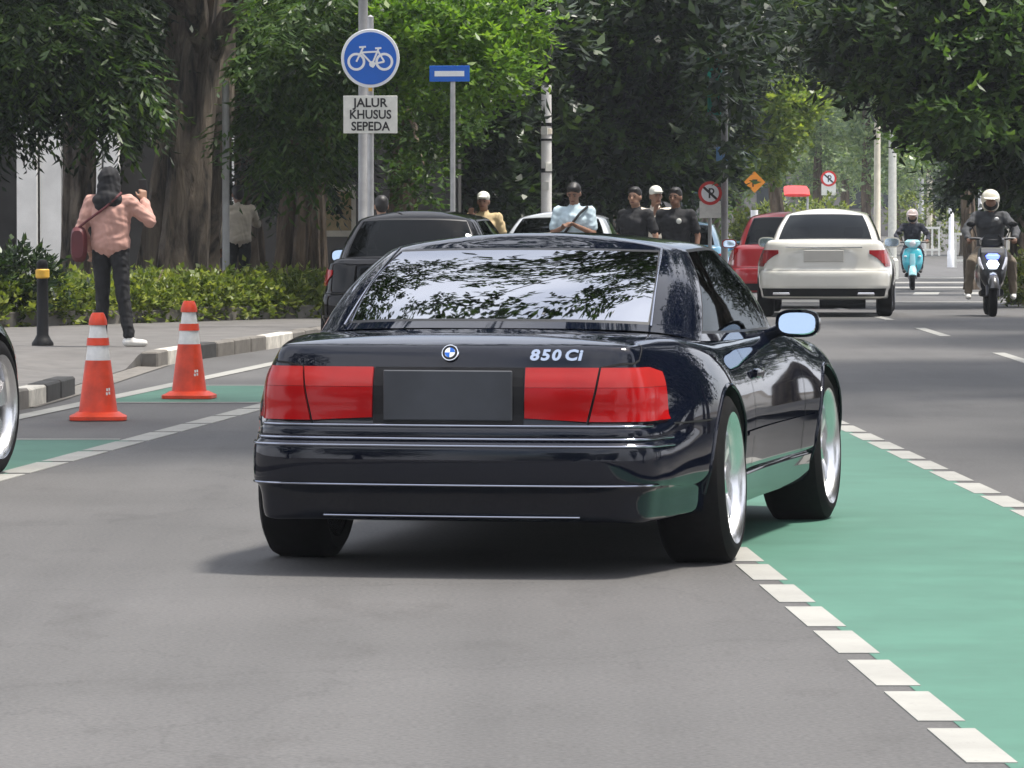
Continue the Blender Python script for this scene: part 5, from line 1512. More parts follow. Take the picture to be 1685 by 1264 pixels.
# bollard, black with a yellow head
root = thing('bollard', 'black bollard with a yellow band on the pavement beside the woman', 'bollard', (px(70, 45.2), 45.2, pave_z(px(70, 45.2), 45.2)))
mb = MB(); mb.lathe([(.10, 0), (.10, .025), (.075, .06), (.055, .10), (.052, .52), (.050, .74), (.052, .75), (.04, .78), (.001, .79)], 20); mb.build('post', MAT['black'], root, True)
mb = MB(); mb.lathe([(.054, .615), (.064, .625), (.064, .69), (.054, .70)], 20); mb.build('yellow_band', MAT['yellow'], root, True)
# white utility pole with bands and stickers
root = thing('utility_pole', 'white painted utility pole with dark bands behind the parked cars', 'utility pole', (px(899, 75), 75, gz(75)+.12))
mb = MB(); mb.lathe([(.085, -.1), (.080, 2.0), (.072, 4.2), (.06, 8.0)], 18); mb.build('shaft', MAT['wall_white'], root, True)
for z, hh, m in ((2.62, .05, 'black'), (2.40, .03, 'black'), (1.92, .06, 'black'), (2.50, .08, 'cream_pole'), (3.35, .9, 'bark_dark')):
    mb = MB(); mb.lathe([(.084, z), (.089, z+.004), (.088, z+hh), (.082, z+hh+.004)], 18); mb.build('band', MAT[m], root, True)
for a, z in ((-1.9, 2.55), (-1.2, 2.0), (-1.7, 1.72)):
    mb = MB(); mb.box(-.05, .05, -.012, .012, -.06, .06, M=T(.09*math.cos(a), .09*math.sin(a), z) @ RZ(math.degrees(a)+90)); mb.build('sticker', MAT['sign_cream'], root)
# blue street-name sign
root = thing('street_name_sign', 'blue street sign on a slim white post half hidden by leaves', 'road sign', (px(745, 56.2), 56.2, .1))
mb = MB(); mb.lathe([(.030, -.1), (.030, 2.75)], 12); mb.build('post', MAT['steel'], root, True)
mb = MB(); z = pz(122, 56.2) - .1; mb.box(-.26, .20, -.045, -.035, z-.09, z+.09, bev=.003, M=RZ(-8)); bp = mb.build('plate', MAT['sign_blue'], root)
mb = MB(); mb.box(-.20, .14, -.049, -.046, z-.03, z+.03, M=RZ(-8)); mb.build('plate_panel', MAT['sign_white'], bp)
# tan notice box behind the sign
root = thing('notice_board', 'tan notice board on legs behind the black hatchback', 'notice board', (px(555, 66), 66, .1))
mb = MB(); z = pz(345, 66)-.1; mb.box(-.22, .22, -.04, .04, z-.33, z+.30, bev=.01); b = mb.build('board', MAT['wall_tan'], root)
mb = MB(); mb.box(-.25, .25, -.055, -.041, z+.24, z+.33); mb.box(-.25, .25, -.055, -.041, z-.36, z-.28); mb.box(-.25, -.19, -.055, -.041, z-.28, z+.24); mb.box(.19, .25, -.055, -.041, z-.28, z+.24); mb.build('frame', MAT['cream_pole'], root)
mb = MB(); mb.prism([(-.09, z-.06), (.09, z-.06), (0, z+.07)], -.05, -.042); mb.build('arrow', MAT['sign_ink'], b)
for x in (-.17, .17):
    mb = MB(); mb.box(x-.03, x+.03, -.03, .03, 0, z-.33); mb.build('leg', MAT['wall_tan'], root)
# traffic signal with a blue plate
def gy(y): return gz(y) + .12
root = thing('traffic_signal', 'traffic signal pole with green housings among the dark branches', 'traffic signal', (px(1192, 79.5), 79.5, gy(79.5)))
mb = MB(); mb.lathe([(.055, -.1), (.055, 2.6), (.045, 3.75)], 14); mb.build('pole', MAT['grey_pole'], root, True)
for v in (108, 165):
    z = pz(v, 79.3) - gy(79.5)
    mb = MB(); mb.box(-.28, -.06, -.19, -.06, z-.24, z+.24, bev=.02); hsg = mb.build('housing', MAT['signal_teal'], root)
    for q in (-.15, 0, .15):
        mb = MB(); mb.lathe([(.060, -.25), (.060, -.19), (.052, -.192), (.001, -.196)], 14, M=T(-.17, 0, z+q), axis='y', cap=False); mb.build('lamp_hood', MAT['sign_ink'], hsg, True)
mb = MB(); z = pz(252, 79.3)-gy(79.5); mb.box(-.14, .08, -.08, -.068, z-.13, z+.10, bev=.003); mb.build('blue_plate', MAT['sign_pale_blue'], root)
# orange diamond warning sign
root = thing('warning_sign', 'orange diamond warning sign on a white post left of the white sedan', 'road sign', (px(1241, 108), 108, gy(108)))
mb = MB(); mb.lathe([(.085, -.1), (.08, 1.55)], 14); mb.build('post', MAT['sign_white'], root, True)
z = pz(300, 108) - gy(108)
mb = MB(); s = .235; mb.prism([(-s, z), (0, z-s), (s, z), (0, z+s)], -.11, -.10); d = mb.build('diamond', MAT['sign_orange'], root)
mb = MB(); mb.prism([(-.05, z-.1), (-.02, z-.1), (-.02, z+.02), (.06, z+.02), (.06, z+.06), (-.05, z+.06)], -.114, -.1105); mb.build('arrow', MAT['sign_ink'], d)
# two red round signs with white plates under them
def ban_sign(label, x, v, y, r, v2, sq):
    root = thing('prohibition_sign', label, 'road sign', (px(x, y), y, gy(y)))
    z = pz(v, y) - gy(y); z2 = pz(v2, y) - gy(y)
    mb = MB(); mb.lathe([(.03, -.1), (.03, z)], 10); mb.build('post', MAT['steel'], root, True)
    mb = MB(); mb.lathe([(.001, -.06), (r, -.06), (r, -.045), (.001, -.045)], 32, M=T(0, 0, z), axis='y', cap=False); d = mb.build('disc', MAT['sign_red'], root)
    mb = MB(); mb.lathe([(.001, -.064), (r*.74, -.064), (r*.74, -.061), (.001, -.061)], 32, M=T(0, 0, z), axis='y', cap=False); mb.build('white_face', MAT['sign_white'], d)
    mb = MB(); bar_xz(mb, (-r*.55, z+r*.5), (r*.55, z-r*.5), r*.10, -.068, -.0645); bar_xz(mb, (-r*.05, z-r*.42), (-r*.05, z+r*.42), r*.07, -.0675, -.0642); ring_xz(mb, r*.10, z+r*.17, r*.2, r*.06, -.0672, -.0642, 14); mb.build('symbol', MAT['sign_ink'], d)
    mb = MB(); mb.box(-sq, sq, -.055, -.045, z2-sq*.8, z2+sq*.8, bev=.003); mb.build('plate', MAT['sign_cream'], root)
ban_sign('red and white round sign above a pale plate beside the group of men', 1168, 318, 79.2, .19, 345, .17)
ban_sign('small red and white round sign far down the road above the sedan roof', 1363, 294, 150, .24, 312, .22)

# cream and white poles in the distance
def far_pole(label, x, y, vtop, r, mat, arm=None):
    root = thing('street_pole', label, 'pole', (px(x, y), y, gy(y)))
    h = pz(vtop, y) - gy(y)
    mb = MB(); mb.lathe([(r*1.5, -.1), (r*1.5, .35), (r*1.05, .40), (r*.9, h)], 12); mb.build('shaft', MAT[mat], root, True)
    mb = MB(); mb.lathe([(r*.95, h), (r*1.1, h+.03), (.001, h+.06)], 12); mb.build('cap', MAT[mat], root, True)
    if arm:
        mb = MB(); mb.tube([(0, 0, h-.05), (arm*.5, 0, h+.10), (arm, 0, h+.08)], .03, 8); mb.loft([(arm, -.2, h+.06, .07, .035, 3), (arm, .1, h+.06, .09, .045, 3)], 10); mb.build('lantern_arm', MAT[mat], root, True)
far_pole('cream pole right of the white sedan roof, the left of two', 1443, 125, 196, .085, 'cream_pole')
far_pole('white pole with a short lamp arm just right of the cream pole', 1468, 118, 190, .10, 'sign_cream', -.35)
far_pole('pale blue-grey thin pole in the far verge', 1516, 190, 292, .09, 'steel')
far_pole('short cream pole in the far verge beyond the turquoise scooter', 1529, 185, 288, .11, 'cream_pole')
far_pole('white pole between the two scooters in the distance', 1565, 140, 284, .075, 'sign_white')
far_pole('grey pole close to the right-hand tree trunks', 1662, 92, 180, .05, 'cream_pole')
far_pole('cream pole at the right edge behind the black scooter rider', 1674, 88, 250, .06, 'cream_pole')
far_pole('bent white lamp pole behind the helmet of the black scooter rider', 1612, 112, 318, .045, 'sign_white', -.22)
# white railing far down the road
for i, (xa, xb, yy) in enumerate(((1380, 1432, 165), (1500, 1545, 160), (1572, 1650, 132))):
    a, b = px(xa, yy), px(xb, yy)
    root = thing('railing', ('low white railing far off just right of the round sign', 'low white railing beyond the turquoise scooter rider', 'grey-white railing on the far right verge behind the black scooter')[i], 'railing', (a, yy, gy(yy)))
    L = b - a
    mb = MB(); mb.box(-.03, L+.03, -.03, .03, .86, .93); mb.build('top_rail', MAT['sign_cream'], root)
    mb = MB(); mb.box(-.03, L+.03, -.025, .025, .16, .22); mb.build('bottom_rail', MAT['sign_cream'], root)
    n = max(3, int(L/.22))
    pm_ = MB(); pm_.box(-.03, .03, -.02, .02, 0, .88); pme = pm_.mesh('baluster'); pme.materials.append(MAT['sign_cream'])
    for k in range(n+1):
        o = bpy.data.objects.new('baluster', pme); COL.objects.link(o); o.parent = root; o.location = (L*k/n, .001*k % .003, 0)

# ================================================================ BUILDINGS
root = thing('boundary_building', 'dark low building with white columns behind the left-hand trees', 'building', (-6, 74, .1))
mb = MB(); mb.box(-14, 5.2, 0, 6, -.2, 6.5); mb.build('wall', MAT['wall_dark'], root)
def colm(x0, x1, v0, v1, nm='column', yy=-.35, mat='wall_white', dep=.3):
    y = 74 + yy
    mb = MB(); mb.box(px(x0, y)+6, px(x1, y)+6, yy, yy+dep, pz(v1, y)-.1, pz(v0, y)-.1, bev=.01); return mb.build(nm, MAT[mat], root)
colm(28, 62, 100, 455); colm(66, 101, 100, 455, yy=-.30)
colm(146, 168, 90, 340); colm(171, 196, 90, 300, 'white_panel')
colm(355, 366, 190, 330, 'white_panel'); colm(382, 402, 195, 345, 'white_panel')
for k in range(7):
    x = -13 + k*.62
    mb = MB(); mb.box(x, x+.08, -.6, -.5, 0, 2.0); mb.build('fence_post', MAT['black'], root)
root = thing('far_building', 'grey concrete building with dark windows at the far end of the road', 'building', (10.2, 235, gy(235)))
mb = MB(); mb.box(-9, 9, 0, 12, -1, 13); mb.build('wall', MAT['concrete'], root)
for r_ in range(3):
    mb = MB(); mb.box(-9.2, 9.2, -.25, 0, 3.4+r_*3.4, 3.75+r_*3.4); mb.build('floor_band', MAT['concrete'], root)
    for k in range(9):
        mb = MB(); mb.box(-8.6+k*2, -7.2+k*2, -.06, -.01, 1.2+r_*3.4, 2.9+r_*3.4); mb.build('window', MAT['window_far'], root)
root = thing('red_awning', 'small red awning in front of the far grey building', 'awning', (px(1309, 140), 140, gy(140)))
z = pz(316, 140) - gy(140)
mb = MB(); mb.loft([(0, -.7, z-.10, .36, .04, 3), (0, -.3, z+.06, .36, .05, 3), (0, .1, z+.14, .33, .04, 3)], 14); mb.build('canopy', MAT['sign_red'], root, True)
for x in (-.3, .3):
    mb = MB(); mb.tube([(x, -.6, 0), (x, -.6, z-.1)], .03, 8); mb.build('leg', MAT['steel'], root)
# ================================================================ TREES
def C(x, v, y, rx, rv, ry, n):
    """clump centred on picture column x, row v at distance y; half sizes in metres"""
    return (px(x, y), y, pz(v, y), rx, ry, rv, n)
PIN = dict(leaf=(.165, .046), per=11, twig=.46, droop=.55)
BROAD = dict(leaf=(.12, .062), per=9, twig=.32, droop=.3, pinnate=False)
FAR = dict(leaf=(.26, .13), per=8, twig=.5, droop=.3, pinnate=False)
UP = dict(leaf=(.30, .13), per=9, twig=.75, droop=.3, pinnate=False)

# big fluted tree at the left
tx, ty = px(292, 60), 60
tree('big old tree with a dark fluted trunk behind the hedge', (tx, ty), .46, 4.8,
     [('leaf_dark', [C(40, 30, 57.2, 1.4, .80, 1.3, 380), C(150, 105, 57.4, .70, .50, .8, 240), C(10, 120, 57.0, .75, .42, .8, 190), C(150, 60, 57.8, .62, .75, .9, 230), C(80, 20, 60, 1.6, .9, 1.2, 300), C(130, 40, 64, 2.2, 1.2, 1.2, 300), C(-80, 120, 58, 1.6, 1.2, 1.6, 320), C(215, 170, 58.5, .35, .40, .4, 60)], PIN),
      ('leaf_mid', [C(60, 70, 56.6, 1.0, .5, .6, 170), C(180, 150, 56.8, .4, .4, .4, 70), C(498, 80, 57.6, .68, .72, .8, 320), C(455, 215, 57.8, .42, .50, .5, 140), C(520, 190, 58.2, .38, .65, .5, 150), C(555, 30, 57.5, .6, .6, .7, 170)], PIN),  # paler leaf colour stands for sprays that catch the light
      ('leaf_dark', [(tx-2.2, ty+2.5, 8.0, 4.2, 4.2, 2.6, 2000), (tx-1.0, ty-2.2, 6.6, 1.9, 2.6, 1.2, 330), (tx-4.0, ty-2.5, 7.2, 2.2, 3.0, 1.6, 380), (tx-.5, ty+3.2, 4.9, 4.2, 1.6, 1.4, 700)], UP)],  # upper crown above the view; two clumps added to shade the left sprays
     11, limbs=[(tx+1.6, 58.5, 4.9), (tx-2, 58, 4.6), (tx+2.6, 60, 6.5), (tx-3, 62, 7), (tx+.3, 57, 6.4)], lean=(.45, 0), flare=1.2, flute=.13)
# smaller trunks further right behind the hedge
tree('pale multi-stemmed trunk right of the person in the cream shirt', (px(490, 62), 62), .27, 3.6,
     [('leaf_dark', [C(470, 270, 64, .9, .4, .8, 160), C(540, 60, 64, 1.4, 1.6, 1.2, 420)], PIN)], 21, 'bark', (.25, 0), [(px(525, 61), 61, 3.4), (px(545, 61.5), 61.5, 4.2)], flare=1.35, flute=.2)
tree('slender pale tree stem beside the tan notice board', (px(527, 60.5), 60.5), .085, 4.2, [('leaf_mid', [C(530, -20, 60.5, .9, .5, .9, 160)], PIN)], 22, 'bark', (-.12, 0), [(px(520, 60), 60, 3.2)], flare=1.3, flute=.12)
tree('dark tree trunk between the woman and the left building columns', (px(128, 66), 66), .22, 5, [('leaf_dark', [C(120, 40, 67, 1.8, 1.3, 1.2, 420)], PIN)], 23, 'bark_dark', (.1, 0), flare=1.3)
tree('brown branching trunk behind the person in the cream shirt', (px(415, 66), 66), .16, 3.4, [('leaf_dark', [C(420, 60, 68, 1.6, 1.3, 1.0, 380)], PIN)], 25, 'bark', (-.15, 0), [(px(396, 65), 65, 2.4), (px(445, 65), 65, 3.0)], flare=1.6, flute=.18)
# tree with sunny leaves behind the bicycle sign
tx, ty = px(655, 63), 63
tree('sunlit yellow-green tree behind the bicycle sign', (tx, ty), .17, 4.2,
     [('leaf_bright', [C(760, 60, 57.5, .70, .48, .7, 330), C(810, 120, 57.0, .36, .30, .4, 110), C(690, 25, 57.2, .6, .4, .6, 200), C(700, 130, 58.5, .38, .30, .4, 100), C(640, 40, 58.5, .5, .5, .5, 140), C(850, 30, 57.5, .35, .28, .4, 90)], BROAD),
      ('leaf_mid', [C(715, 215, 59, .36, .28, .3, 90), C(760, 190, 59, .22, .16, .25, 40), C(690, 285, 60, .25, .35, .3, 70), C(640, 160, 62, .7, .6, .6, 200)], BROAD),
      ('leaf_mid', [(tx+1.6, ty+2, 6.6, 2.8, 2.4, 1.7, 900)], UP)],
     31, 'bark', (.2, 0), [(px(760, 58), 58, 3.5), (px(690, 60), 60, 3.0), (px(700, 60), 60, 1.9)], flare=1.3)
# dark tree mass in the middle
tx, ty = px(985, 90), 90
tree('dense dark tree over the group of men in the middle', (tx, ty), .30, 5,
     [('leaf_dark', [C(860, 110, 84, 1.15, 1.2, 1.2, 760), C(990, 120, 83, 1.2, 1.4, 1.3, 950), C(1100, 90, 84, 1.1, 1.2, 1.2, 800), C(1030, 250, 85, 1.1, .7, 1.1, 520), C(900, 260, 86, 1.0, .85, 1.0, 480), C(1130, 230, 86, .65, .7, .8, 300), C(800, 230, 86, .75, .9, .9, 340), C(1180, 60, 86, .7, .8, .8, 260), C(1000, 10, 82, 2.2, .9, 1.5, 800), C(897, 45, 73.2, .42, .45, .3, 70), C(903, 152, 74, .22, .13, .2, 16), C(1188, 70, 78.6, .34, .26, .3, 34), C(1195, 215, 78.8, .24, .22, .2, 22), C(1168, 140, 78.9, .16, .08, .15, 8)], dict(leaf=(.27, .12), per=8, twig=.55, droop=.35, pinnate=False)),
      ('leaf_mid', [C(1090, 215, 82.5, .45, .38, .4, 120), C(880, 130, 81.5, .5, .4, .5, 90), C(1165, 300, 92, .3, .35, .4, 70), C(845, 325, 84, .25, .25, .3, 40), C(960, 190, 81.5, .5, .35, .4, 60), C(1010, 60, 81, .7, .35, .5, 80), C(1150, 150, 82, .45, .4, .4, 70)], dict(leaf=(.2, .10), per=8, twig=.4, droop=.3, pinnate=False)),  # lighter clumps put lit patches into the dark mass by colour
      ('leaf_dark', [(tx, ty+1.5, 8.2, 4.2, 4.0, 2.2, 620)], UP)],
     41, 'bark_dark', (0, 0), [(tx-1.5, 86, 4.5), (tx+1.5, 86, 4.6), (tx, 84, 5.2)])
tree('dark leafy tree behind the blue street sign', (px(760, 80), 80), .2, 5, [('leaf_dark', [C(740, 150, 79, 1.0, 1.3, .9, 520), C(680, 290, 80, .6, .5, .6, 170), C(790, 310, 80, .7, .45, .6, 200), C(640, 90, 80, 1.1, 1.3, .9, 420)], dict(leaf=(.27, .12), per=8, twig=.55, droop=.35, pinnate=False))], 42, 'bark_dark', limbs=[(px(700, 79), 79, 3.5)])
# sunlit trees further down
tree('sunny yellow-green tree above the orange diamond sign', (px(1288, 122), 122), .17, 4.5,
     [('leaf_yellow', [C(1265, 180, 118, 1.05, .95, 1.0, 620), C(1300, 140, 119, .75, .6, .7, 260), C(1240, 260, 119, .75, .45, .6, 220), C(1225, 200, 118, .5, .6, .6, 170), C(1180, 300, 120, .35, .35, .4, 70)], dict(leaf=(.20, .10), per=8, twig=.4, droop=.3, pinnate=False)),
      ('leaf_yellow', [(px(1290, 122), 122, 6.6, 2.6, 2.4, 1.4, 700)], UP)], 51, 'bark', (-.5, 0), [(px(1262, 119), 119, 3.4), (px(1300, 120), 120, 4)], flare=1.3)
tree('dark tree leaning over the road above the sunny tree', (px(1165, 104), 104), .2, 6,
     [('leaf_dark', [C(1262, 80, 100, .85, .40, .8, 300), C(1210, 60, 99, .8, .8, .9, 340), C(1225, 5, 100, 1.2, .7, 1.0, 380), C(1205, 150, 101, .45, .45, .5, 120)], dict(leaf=(.18, .08), per=9, twig=.45, droop=.3, pinnate=False)),
      ('leaf_yellow', [C(1325, 15, 112, .55, .4, .6, 150), C(1345, 75, 116, .4, .4, .5, 90)], dict(leaf=(.20, .10), per=8, twig=.4, droop=.3, pinnate=False)),
      ('leaf_dark', [(px(1190, 104), 104, 8.5, 2.8, 3.0, 1.8, 900)], UP)], 52, 'bark_dark', (.3, 0), [(px(1265, 100), 100, 4.4)])
rg = random.Random(8)
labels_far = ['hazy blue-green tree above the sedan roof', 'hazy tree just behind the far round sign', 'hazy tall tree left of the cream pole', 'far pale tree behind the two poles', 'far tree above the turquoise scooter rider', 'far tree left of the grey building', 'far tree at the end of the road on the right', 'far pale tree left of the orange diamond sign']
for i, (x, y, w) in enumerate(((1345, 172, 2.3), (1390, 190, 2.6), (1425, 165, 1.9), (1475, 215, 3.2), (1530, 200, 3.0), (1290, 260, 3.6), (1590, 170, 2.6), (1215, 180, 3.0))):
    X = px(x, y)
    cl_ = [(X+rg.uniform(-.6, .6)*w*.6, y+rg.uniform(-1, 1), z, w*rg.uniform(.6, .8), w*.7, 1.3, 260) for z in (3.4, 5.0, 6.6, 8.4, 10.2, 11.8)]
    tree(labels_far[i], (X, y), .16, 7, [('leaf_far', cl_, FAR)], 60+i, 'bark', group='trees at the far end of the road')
# one wooded backdrop beyond everything
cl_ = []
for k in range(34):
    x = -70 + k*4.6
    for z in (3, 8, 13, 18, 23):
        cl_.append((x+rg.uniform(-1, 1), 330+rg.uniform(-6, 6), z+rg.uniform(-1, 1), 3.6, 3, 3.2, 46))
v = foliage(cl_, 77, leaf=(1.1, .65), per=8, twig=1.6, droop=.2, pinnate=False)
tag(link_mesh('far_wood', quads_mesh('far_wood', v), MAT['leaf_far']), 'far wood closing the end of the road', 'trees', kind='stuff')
# dark tree on the right
tx, ty = px(1678, 80), 80
tree('big dark tree hanging over the road at the upper right', (tx, ty), .17, 5,
     [('leaf_dark', [C(1415, 30, 76, .65, .5, .8, 300), C(1500, 70, 75, 1.0, .75, 1.0, 700), C(1600, 100, 74, 1.0, 1.05, 1.1, 820), C(1680, 130, 75, .9, 1.4, 1.1, 760), C(1640, 235, 77, .55, .62, .7, 300), C(1550, 10, 74, 1.8, .6, 1.3, 620), C(1375, 70, 78, .3, .25, .4, 60), C(1690, 290, 79, .4, .5, .5, 130)], dict(leaf=(.25, .105), per=8, twig=.52, droop=.4, pinnate=False)),
      ('leaf_mid', [C(1480, 115, 73.6, .6, .3, .5, 110), C(1590, 175, 72.6, .6, .35, .5, 110), C(1660, 60, 72.8, .6, .5, .5, 110), C(1540, 60, 72.8, .7, .35, .5, 100)], dict(leaf=(.22, .095), per=8, twig=.45, droop=.4, pinnate=False)),  # lit leaves given by a lighter leaf colour
      ('leaf_dark', [(tx-.8, ty, 7.4, 4.0, 4.2, 2.2, 700)], UP)], 71, 'bark_dark', (.1, 0), [(px(1500, 76), 76, 4.3), (px(1600, 75), 75, 3.8), (px(1400, 77), 77, 4.4)], flare=1.2)
tree('mid green tree with loose leaves above the scooters', (px(1600, 104), 104), .15, 4.5,
     [('leaf_bright', [C(1515, 195, 100, .6, .45, .6, 190), C(1570, 200, 101, .7, .6, .7, 260), C(1610, 240, 102, .5, .6, .6, 210), C(1520, 150, 101, 1.0, .4, .7, 200)], dict(leaf=(.18, .075), per=9, twig=.42, droop=.35, pinnate=False))], 72, 'bark', (-.3, 0), [(px(1510, 100), 100, 3.4)], flare=1.2)
tree('dark tree clump behind the black scooter rider', (px(1640, 118), 118), .2, 4, [('leaf_dark', [C(1620, 300, 118, .9, .55, .8, 330), C(1670, 250, 118, 1.0, 1.2, .9, 420), C(1575, 300, 122, .6, .4, .6, 130)], dict(leaf=(.2, .09), per=9, twig=.45, droop=.3, pinnate=False))], 73, 'bark_dark')
for i, (x, y, r_, lab) in enumerate(((1678, 96, .10, 'brown trunk at the right edge, the nearer of two'), (1640, 110, .12, 'brown trunk behind the helmet of the black scooter rider'))):
    tree(lab, (px(x, y), y), r_, 5, [('leaf_dark', [C(x, 60, y, 1.4, 1.4, 1.2, 320)], dict(leaf=(.2, .09), per=9, twig=.45, droop=.3, pinnate=False))], 80+i, 'bark')
# trees beside the camera's view whose boughs are mirrored in the rear window and shade the street
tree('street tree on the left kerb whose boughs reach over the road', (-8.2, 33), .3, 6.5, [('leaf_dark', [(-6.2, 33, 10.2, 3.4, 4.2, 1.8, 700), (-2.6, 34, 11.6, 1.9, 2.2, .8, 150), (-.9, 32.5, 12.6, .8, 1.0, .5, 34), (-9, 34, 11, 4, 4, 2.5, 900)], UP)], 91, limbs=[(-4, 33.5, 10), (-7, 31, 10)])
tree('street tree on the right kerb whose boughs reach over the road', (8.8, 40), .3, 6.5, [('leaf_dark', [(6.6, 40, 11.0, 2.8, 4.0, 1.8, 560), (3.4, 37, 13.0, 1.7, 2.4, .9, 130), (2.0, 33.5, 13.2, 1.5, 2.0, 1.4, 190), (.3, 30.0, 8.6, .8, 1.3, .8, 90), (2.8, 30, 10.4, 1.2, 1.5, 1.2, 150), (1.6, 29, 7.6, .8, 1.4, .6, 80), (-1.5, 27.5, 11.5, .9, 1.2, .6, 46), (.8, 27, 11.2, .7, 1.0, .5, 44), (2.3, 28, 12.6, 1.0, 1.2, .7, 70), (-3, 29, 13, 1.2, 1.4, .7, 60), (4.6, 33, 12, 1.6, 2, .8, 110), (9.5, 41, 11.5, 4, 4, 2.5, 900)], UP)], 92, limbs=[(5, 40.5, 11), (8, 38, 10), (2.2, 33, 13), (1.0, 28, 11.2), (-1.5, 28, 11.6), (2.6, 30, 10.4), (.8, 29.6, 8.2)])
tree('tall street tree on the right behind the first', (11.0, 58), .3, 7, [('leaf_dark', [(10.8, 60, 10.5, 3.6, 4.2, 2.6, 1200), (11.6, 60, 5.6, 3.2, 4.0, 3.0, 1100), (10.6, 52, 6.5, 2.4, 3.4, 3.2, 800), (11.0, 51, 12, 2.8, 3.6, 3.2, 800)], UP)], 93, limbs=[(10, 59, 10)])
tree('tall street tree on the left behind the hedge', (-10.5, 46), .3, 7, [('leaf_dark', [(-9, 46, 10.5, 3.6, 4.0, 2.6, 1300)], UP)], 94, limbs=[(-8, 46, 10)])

# the street goes on behind and beside the camera: unseen trees, only mirrored
proto = tree('street tree out of view, mirrored in the car', (-9.5, -34), .28, 6.0, [('leaf_dark', [(-9.5, -34, 5.0, 3.6, 3.6, 3.0, 900), (-9, -34, 9.5, 4.2, 4.2, 2.6, 1000), (-8.5, -33, 3.0, 2.5, 2.5, 1.4, 320)], UP)], 96, group='street trees behind the camera')
for i, (x, y, a) in enumerate(((11.5, -38, 2.0), (-12, -52, 1.0), (12, -54, 4.0), (-11.5, -44, 3.0), (9, -74, 5.2), (-6, -60, .4), (6, -62, 2.2), (0, -70, 1.5), (-13, -64, 3.3), (13, -66, 5.5), (-17, -8, 4.4), (17, -4, .9), (-15, 8, 2.7), (15, 10, 1.2), (13, 24, 3.6), (12.5, 33, .3), (16, 29, 5.0), (11.8, 27.5, 2.2), (17.5, 37, 1.0))):
    c = copy_tree(proto); c.location = (x, y, .06); c.rotation_euler = (0, 0, a); c.scale = (1, 1, (1.0 + .12*math.sin(i*2.1)) * (1.45 if y > 20 else 1))  # those right of the coupe are added and stretched to darken its reflections
# hedge
root = thing('hedge', 'low sunlit leafy hedge along the left pavement in front of the trees', 'hedge', (-4.5, 55, .2))
cl_ = []
for k in range(30):
    x = -7.4 + k*.178
    for dy in (.25, .8, 1.4):
        cl_.append((x + rg.uniform(-.05, .05), bed_y(x) + dy, .30 + rg.uniform(-.03, .03) + .03*dy, .26, .34, .235 + rg.uniform(-.02, .03), 78))
v = foliage(cl_, 55, leaf=(.085, .055), per=8, twig=.16, droop=-.25, shell=.75, pinnate=False)
v -= np.array([-4.5, 55, .2])
link_mesh('foliage', quads_mesh('foliage', v), MAT['leaf_hedge'], root)
for k in range(26):
    x = -7.2 + k*.2; yb = bed_y(x) + .6
    mb = MB(); mb.tube([(x+4.5, yb-55, -.02), (x+4.5+rg.uniform(-.1, .1), yb-55, .25), (x+4.5+rg.uniform(-.2, .2), yb-55+.1, .5)], [.02, .015, .008], 6); mb.build('stem', MAT['bark'], root)
# brown leafy shrub at the left edge
root = thing('shrub', 'dark brown-leaved shrub at the left edge behind the bollard', 'shrub', (px(20, 53), 53, .2))
v = foliage([(0, 0, .42, .55, .4, .30, 240), (-.6, .2, .45, .5, .4, .36, 200)], 58, leaf=(.11, .05), per=8, twig=.2, droop=0, pinnate=False)
link_mesh('foliage', quads_mesh('foliage', v), MAT['leaf_dark'], root)
mb = MB(); mb.tube([(0, 0, -.05), (.05, 0, .5)], [.03, .01], 6); mb.build('stem', MAT['bark'], root)
# bright verge shrubs far off
for i, (x, v_, y, w, lab) in enumerate(((1352, 335, 150, .9, 'bright green verge shrub just above the white sedan'), (1530, 327, 180, 1.6, 'bright green verge shrub around the far cream pole'), (1276, 345, 125, .5, 'bright green verge shrub beside the diamond sign post'), (1690, 440, 76, .45, 'yellow-green shrub at the right edge beside the black scooter'), (1228, 365, 118, .5, 'small green shrub below the diamond sign'))):
    X = px(x, y); zz = pz(v_, y)
    root = thing('shrub', lab, 'shrub', (X, y, gy(y)))
    hh = zz - gy(y)
    vv = foliage([(0, 0, hh*.55, w, .5, max(.3, hh*.55), 260)], 100+i, leaf=(.16, .09) if y > 100 else (.10, .06), per=8, twig=.25, droop=-.1, pinnate=False)
    link_mesh('foliage', quads_mesh('foliage', vv), MAT['leaf_hedge'], root)
    mb = MB(); mb.tube([(0, 0, -.05), (.02, 0, hh*.5)], [.03, .01], 6); mb.build('stem', MAT['bark'], root)

# ================================================================ SCOOTERS AND RIDERS
yS = 104.0; xS = px(1501, yS)
scooter('turquoise retro scooter coming towards the camera right of the sedan', (xS, yS, gz(yS)), R(180-4), 'teal', 'teal_pale', True)
person('rider in a pale half helmet and dark jacket on the turquoise scooter', (xS, yS, gz(yS)), R(180-4), 1.70, SIT, 'cloth_navy', 'cloth_navy', 'skin_dark', 'shoe_dark', 'long', 'helmet_pink', vox=.016, curl=1.1)
yB = 65.6; xB = px(1630, yB)
scooter('black maxi scooter with a blue-white headlamp coming towards the camera', (xB, yB, gz(yB)), R(180-3), 'scooter_black', 'scooter_black', False)
pb = dict(SIT); pb.update(kneeL=(-.27,.14,.72), kneeR=(.27,.14,.72), ankL=(-.30,.02,.30), ankR=(.30,.02,.30))
rt, P, HM = person('rider in a cream helmet and charcoal jacket on the black scooter', (xB, yB, gz(yB)), R(180-3), 1.68, pb, 'cloth_grey', 'cloth_khaki', 'skin_dark', 'shoe_white', 'long', 'helmet', vox=.014, curl=1.1, bulk=1.08)
mb = MB(); mb.ball((-.08, P['chest'].y+.135, 1.30), (.03, .012, .022), 12, 8); mb.build('chest_badge', MAT['sign_white'], rt, True)

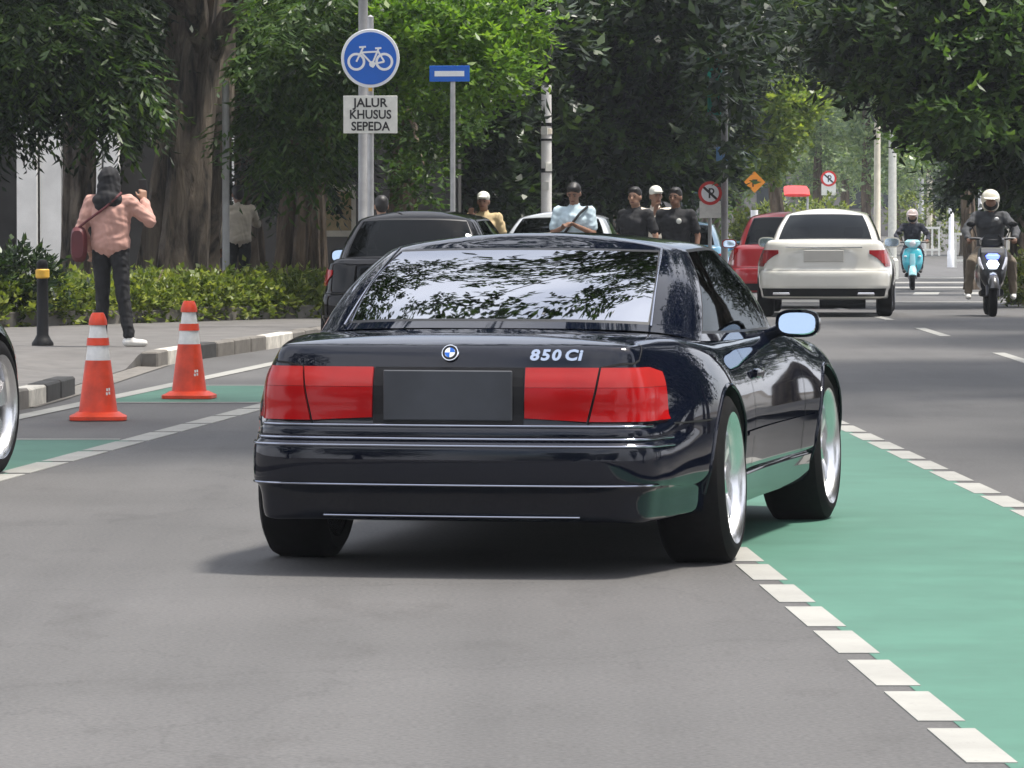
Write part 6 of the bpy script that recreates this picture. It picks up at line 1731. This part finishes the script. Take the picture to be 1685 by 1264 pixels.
# ================================================================ PEDESTRIANS
yw = 44.9; xw = px(182, yw)
pose = dict(elR=(.36,.12,1.20), wrR=(.255,.235,1.40), hdR=(-.1,.15,1), elL=(-.28,-.05,1.12), wrL=(-.24,.10,.93), hdL=(.1,.5,-.8), shR=(.175,.01,1.385), kneeR=(.13,-.02,.50), ankR=(.20,-.03,.08), kneeL=(-.09,.03,.5), ankL=(-.10,.02,.08), hipR=(.09,0,.92), head=(-.02,.04,1.575), toeR=(.75,.6,0), toeL=(-.15,1,0))
rt, P, HM = person('woman in a pink jacket and black headscarf raising her phone', (xw, yw, pave_z(xw, yw)), R(-14), 1.61, pose, 'cloth_pink', 'cloth_black', 'skin', 'shoe_white', 'long', 'hijab', head_yaw=8, vox=.010, bulk=1.16, curl=.9)
mb = MB(); mb.loft([(-.27,-.19,.98,.06,.13,3.2),(-.27,-.14,.98,.085,.17,3.2),(-.27,-.09,.98,.07,.15,3.2)], 18); 
bag = thing('handbag', 'maroon shoulder bag hanging at the woman in pink', 'bag', (xw, yw, pave_z(xw, yw)), R(-14)); bag.scale = rt.scale
mb.build('pouch', MAT['maroon'], bag, True)
mb = MB(); mb.tube([(-.27,-.14,1.14), (-.16,-.155,1.22), (0,-.150,1.33), (.10,-.10,1.43), (.12,-.03,1.47)], .013, 8); mb.build('strap', MAT['maroon'], bag, True)
ph = thing('phone', 'black phone held up by the woman in pink', 'phone', (xw, yw, pave_z(xw, yw)), R(-14)); ph.scale = rt.scale
mb = MB(); mb.box(.20, .285, .262, .272, 1.44, 1.60, bev=.004); mb.build('case', MAT['sign_ink'], ph)
mb = MB(); mb.box(.206, .279, .2722, .2735, 1.447, 1.593); mb.build('screen', MAT['window_far'], ph)

def man(label, x, y, face, top, pose=None, **kw):
    zz = gz(y) + (.12 if px(x, y) < kerb_x(y) else 0)
    return person(label, (px(x, y), y, zz), R(face), top=top, pose=pose, vox=.014, **kw)
hang = dict(elL=(-.27,-.05,1.12), wrL=(-.27,.02,.88), elR=(.27,-.02,1.12), wrR=(.24,.12,.93))
phone_up = dict(elL=(-.27,.0,1.12), wrL=(-.22,.14,.95), elR=(.26,.14,1.20), wrR=(.12,.30,1.38), hdR=(-.1,.2,1))
phone_pose = dict(elL=(-.24,.06,1.13), elR=(.24,.06,1.13), wrL=(-.08,.24,1.22), wrR=(.07,.25,1.20), hdL=(.4,.6,.3), hdR=(-.4,.6,.3))
rt, P, HM = man('man in a pale blue shirt with a dark strap looking down', 945, 55.5, 165, 'cloth_blue', phone_pose, bottom='cloth_navy', skin='skin_dark', sleeves='short', head_pitch=-24, height=1.66)
mb = MB(); mb.tube([(-.17,.05,1.44), (-.10,.135,1.36), (.03,.150,1.20), (.14,.13,1.05)], .016, 8); mb.build('strap', MAT['sign_ink'], rt, True)
man('man in a black t-shirt at the left of the group, turned sideways', 1046, 57, 140, 'cloth_black', dict(hang, chest=(.02,.03,1.28)), skin='skin', head_yaw=18, sleeves='short', height=1.62, bulk=1.05)
man('man in a cream shirt and white cap between the two men in black', 1078, 61.5, 200, 'cloth_cream', phone_up, skin='skin_dark', sleeves='short', hair='cap', height=1.66)
rt, P, HM = man('man in a black shirt with a pale chest badge at the right of the group', 1112, 58, 158, 'cloth_black', hang, skin='skin_dark', sleeves='short', height=1.62, bulk=1.08)
mb = MB(); mb.ball((-.09, P['chest'].y+.128, 1.30), (.035, .012, .035), 12, 8); mb.build('chest_badge', MAT['sign_cream'], rt, True)
man('man in a white cap and sand shirt behind the black hatchback roof', 796, 60, 170, 'cloth_sand', phone_up, skin='skin_dark', sleeves='short', hair='cap', height=1.58)
man('man seen from behind, only his dark head showing beside the bicycle sign post', 628, 50.4, 10, 'cloth_black', None, skin='skin', sleeves='short', height=1.50)
man('person in a cream shirt standing behind the thin grey post', 392, 62.5, 20, 'cloth_cream', dict(elR=(.30,.08,1.18), wrR=(.16,.28,1.30)), skin='skin_dark', sleeves='long', height=1.56, bulk=1.1)

# ================================================================ HAZE
hz = MB(); hz.box(-160, 160, -140, 365, -1.9, 30)
hm = bpy.data.materials.new('haze_air'); hm.use_nodes = True
nt = hm.node_tree; nt.nodes.clear()
o_ = nt.nodes.new('ShaderNodeOutputMaterial'); vol = nt.nodes.new('ShaderNodeVolumePrincipled')
vol.inputs['Color'].default_value = (.86, .93, 1.0, 1); vol.inputs['Density'].default_value = .0003
nt.links.new(vol.outputs['Volume'], o_.inputs['Volume'])
tag(hz.build('haze', hm), kind='stuff')
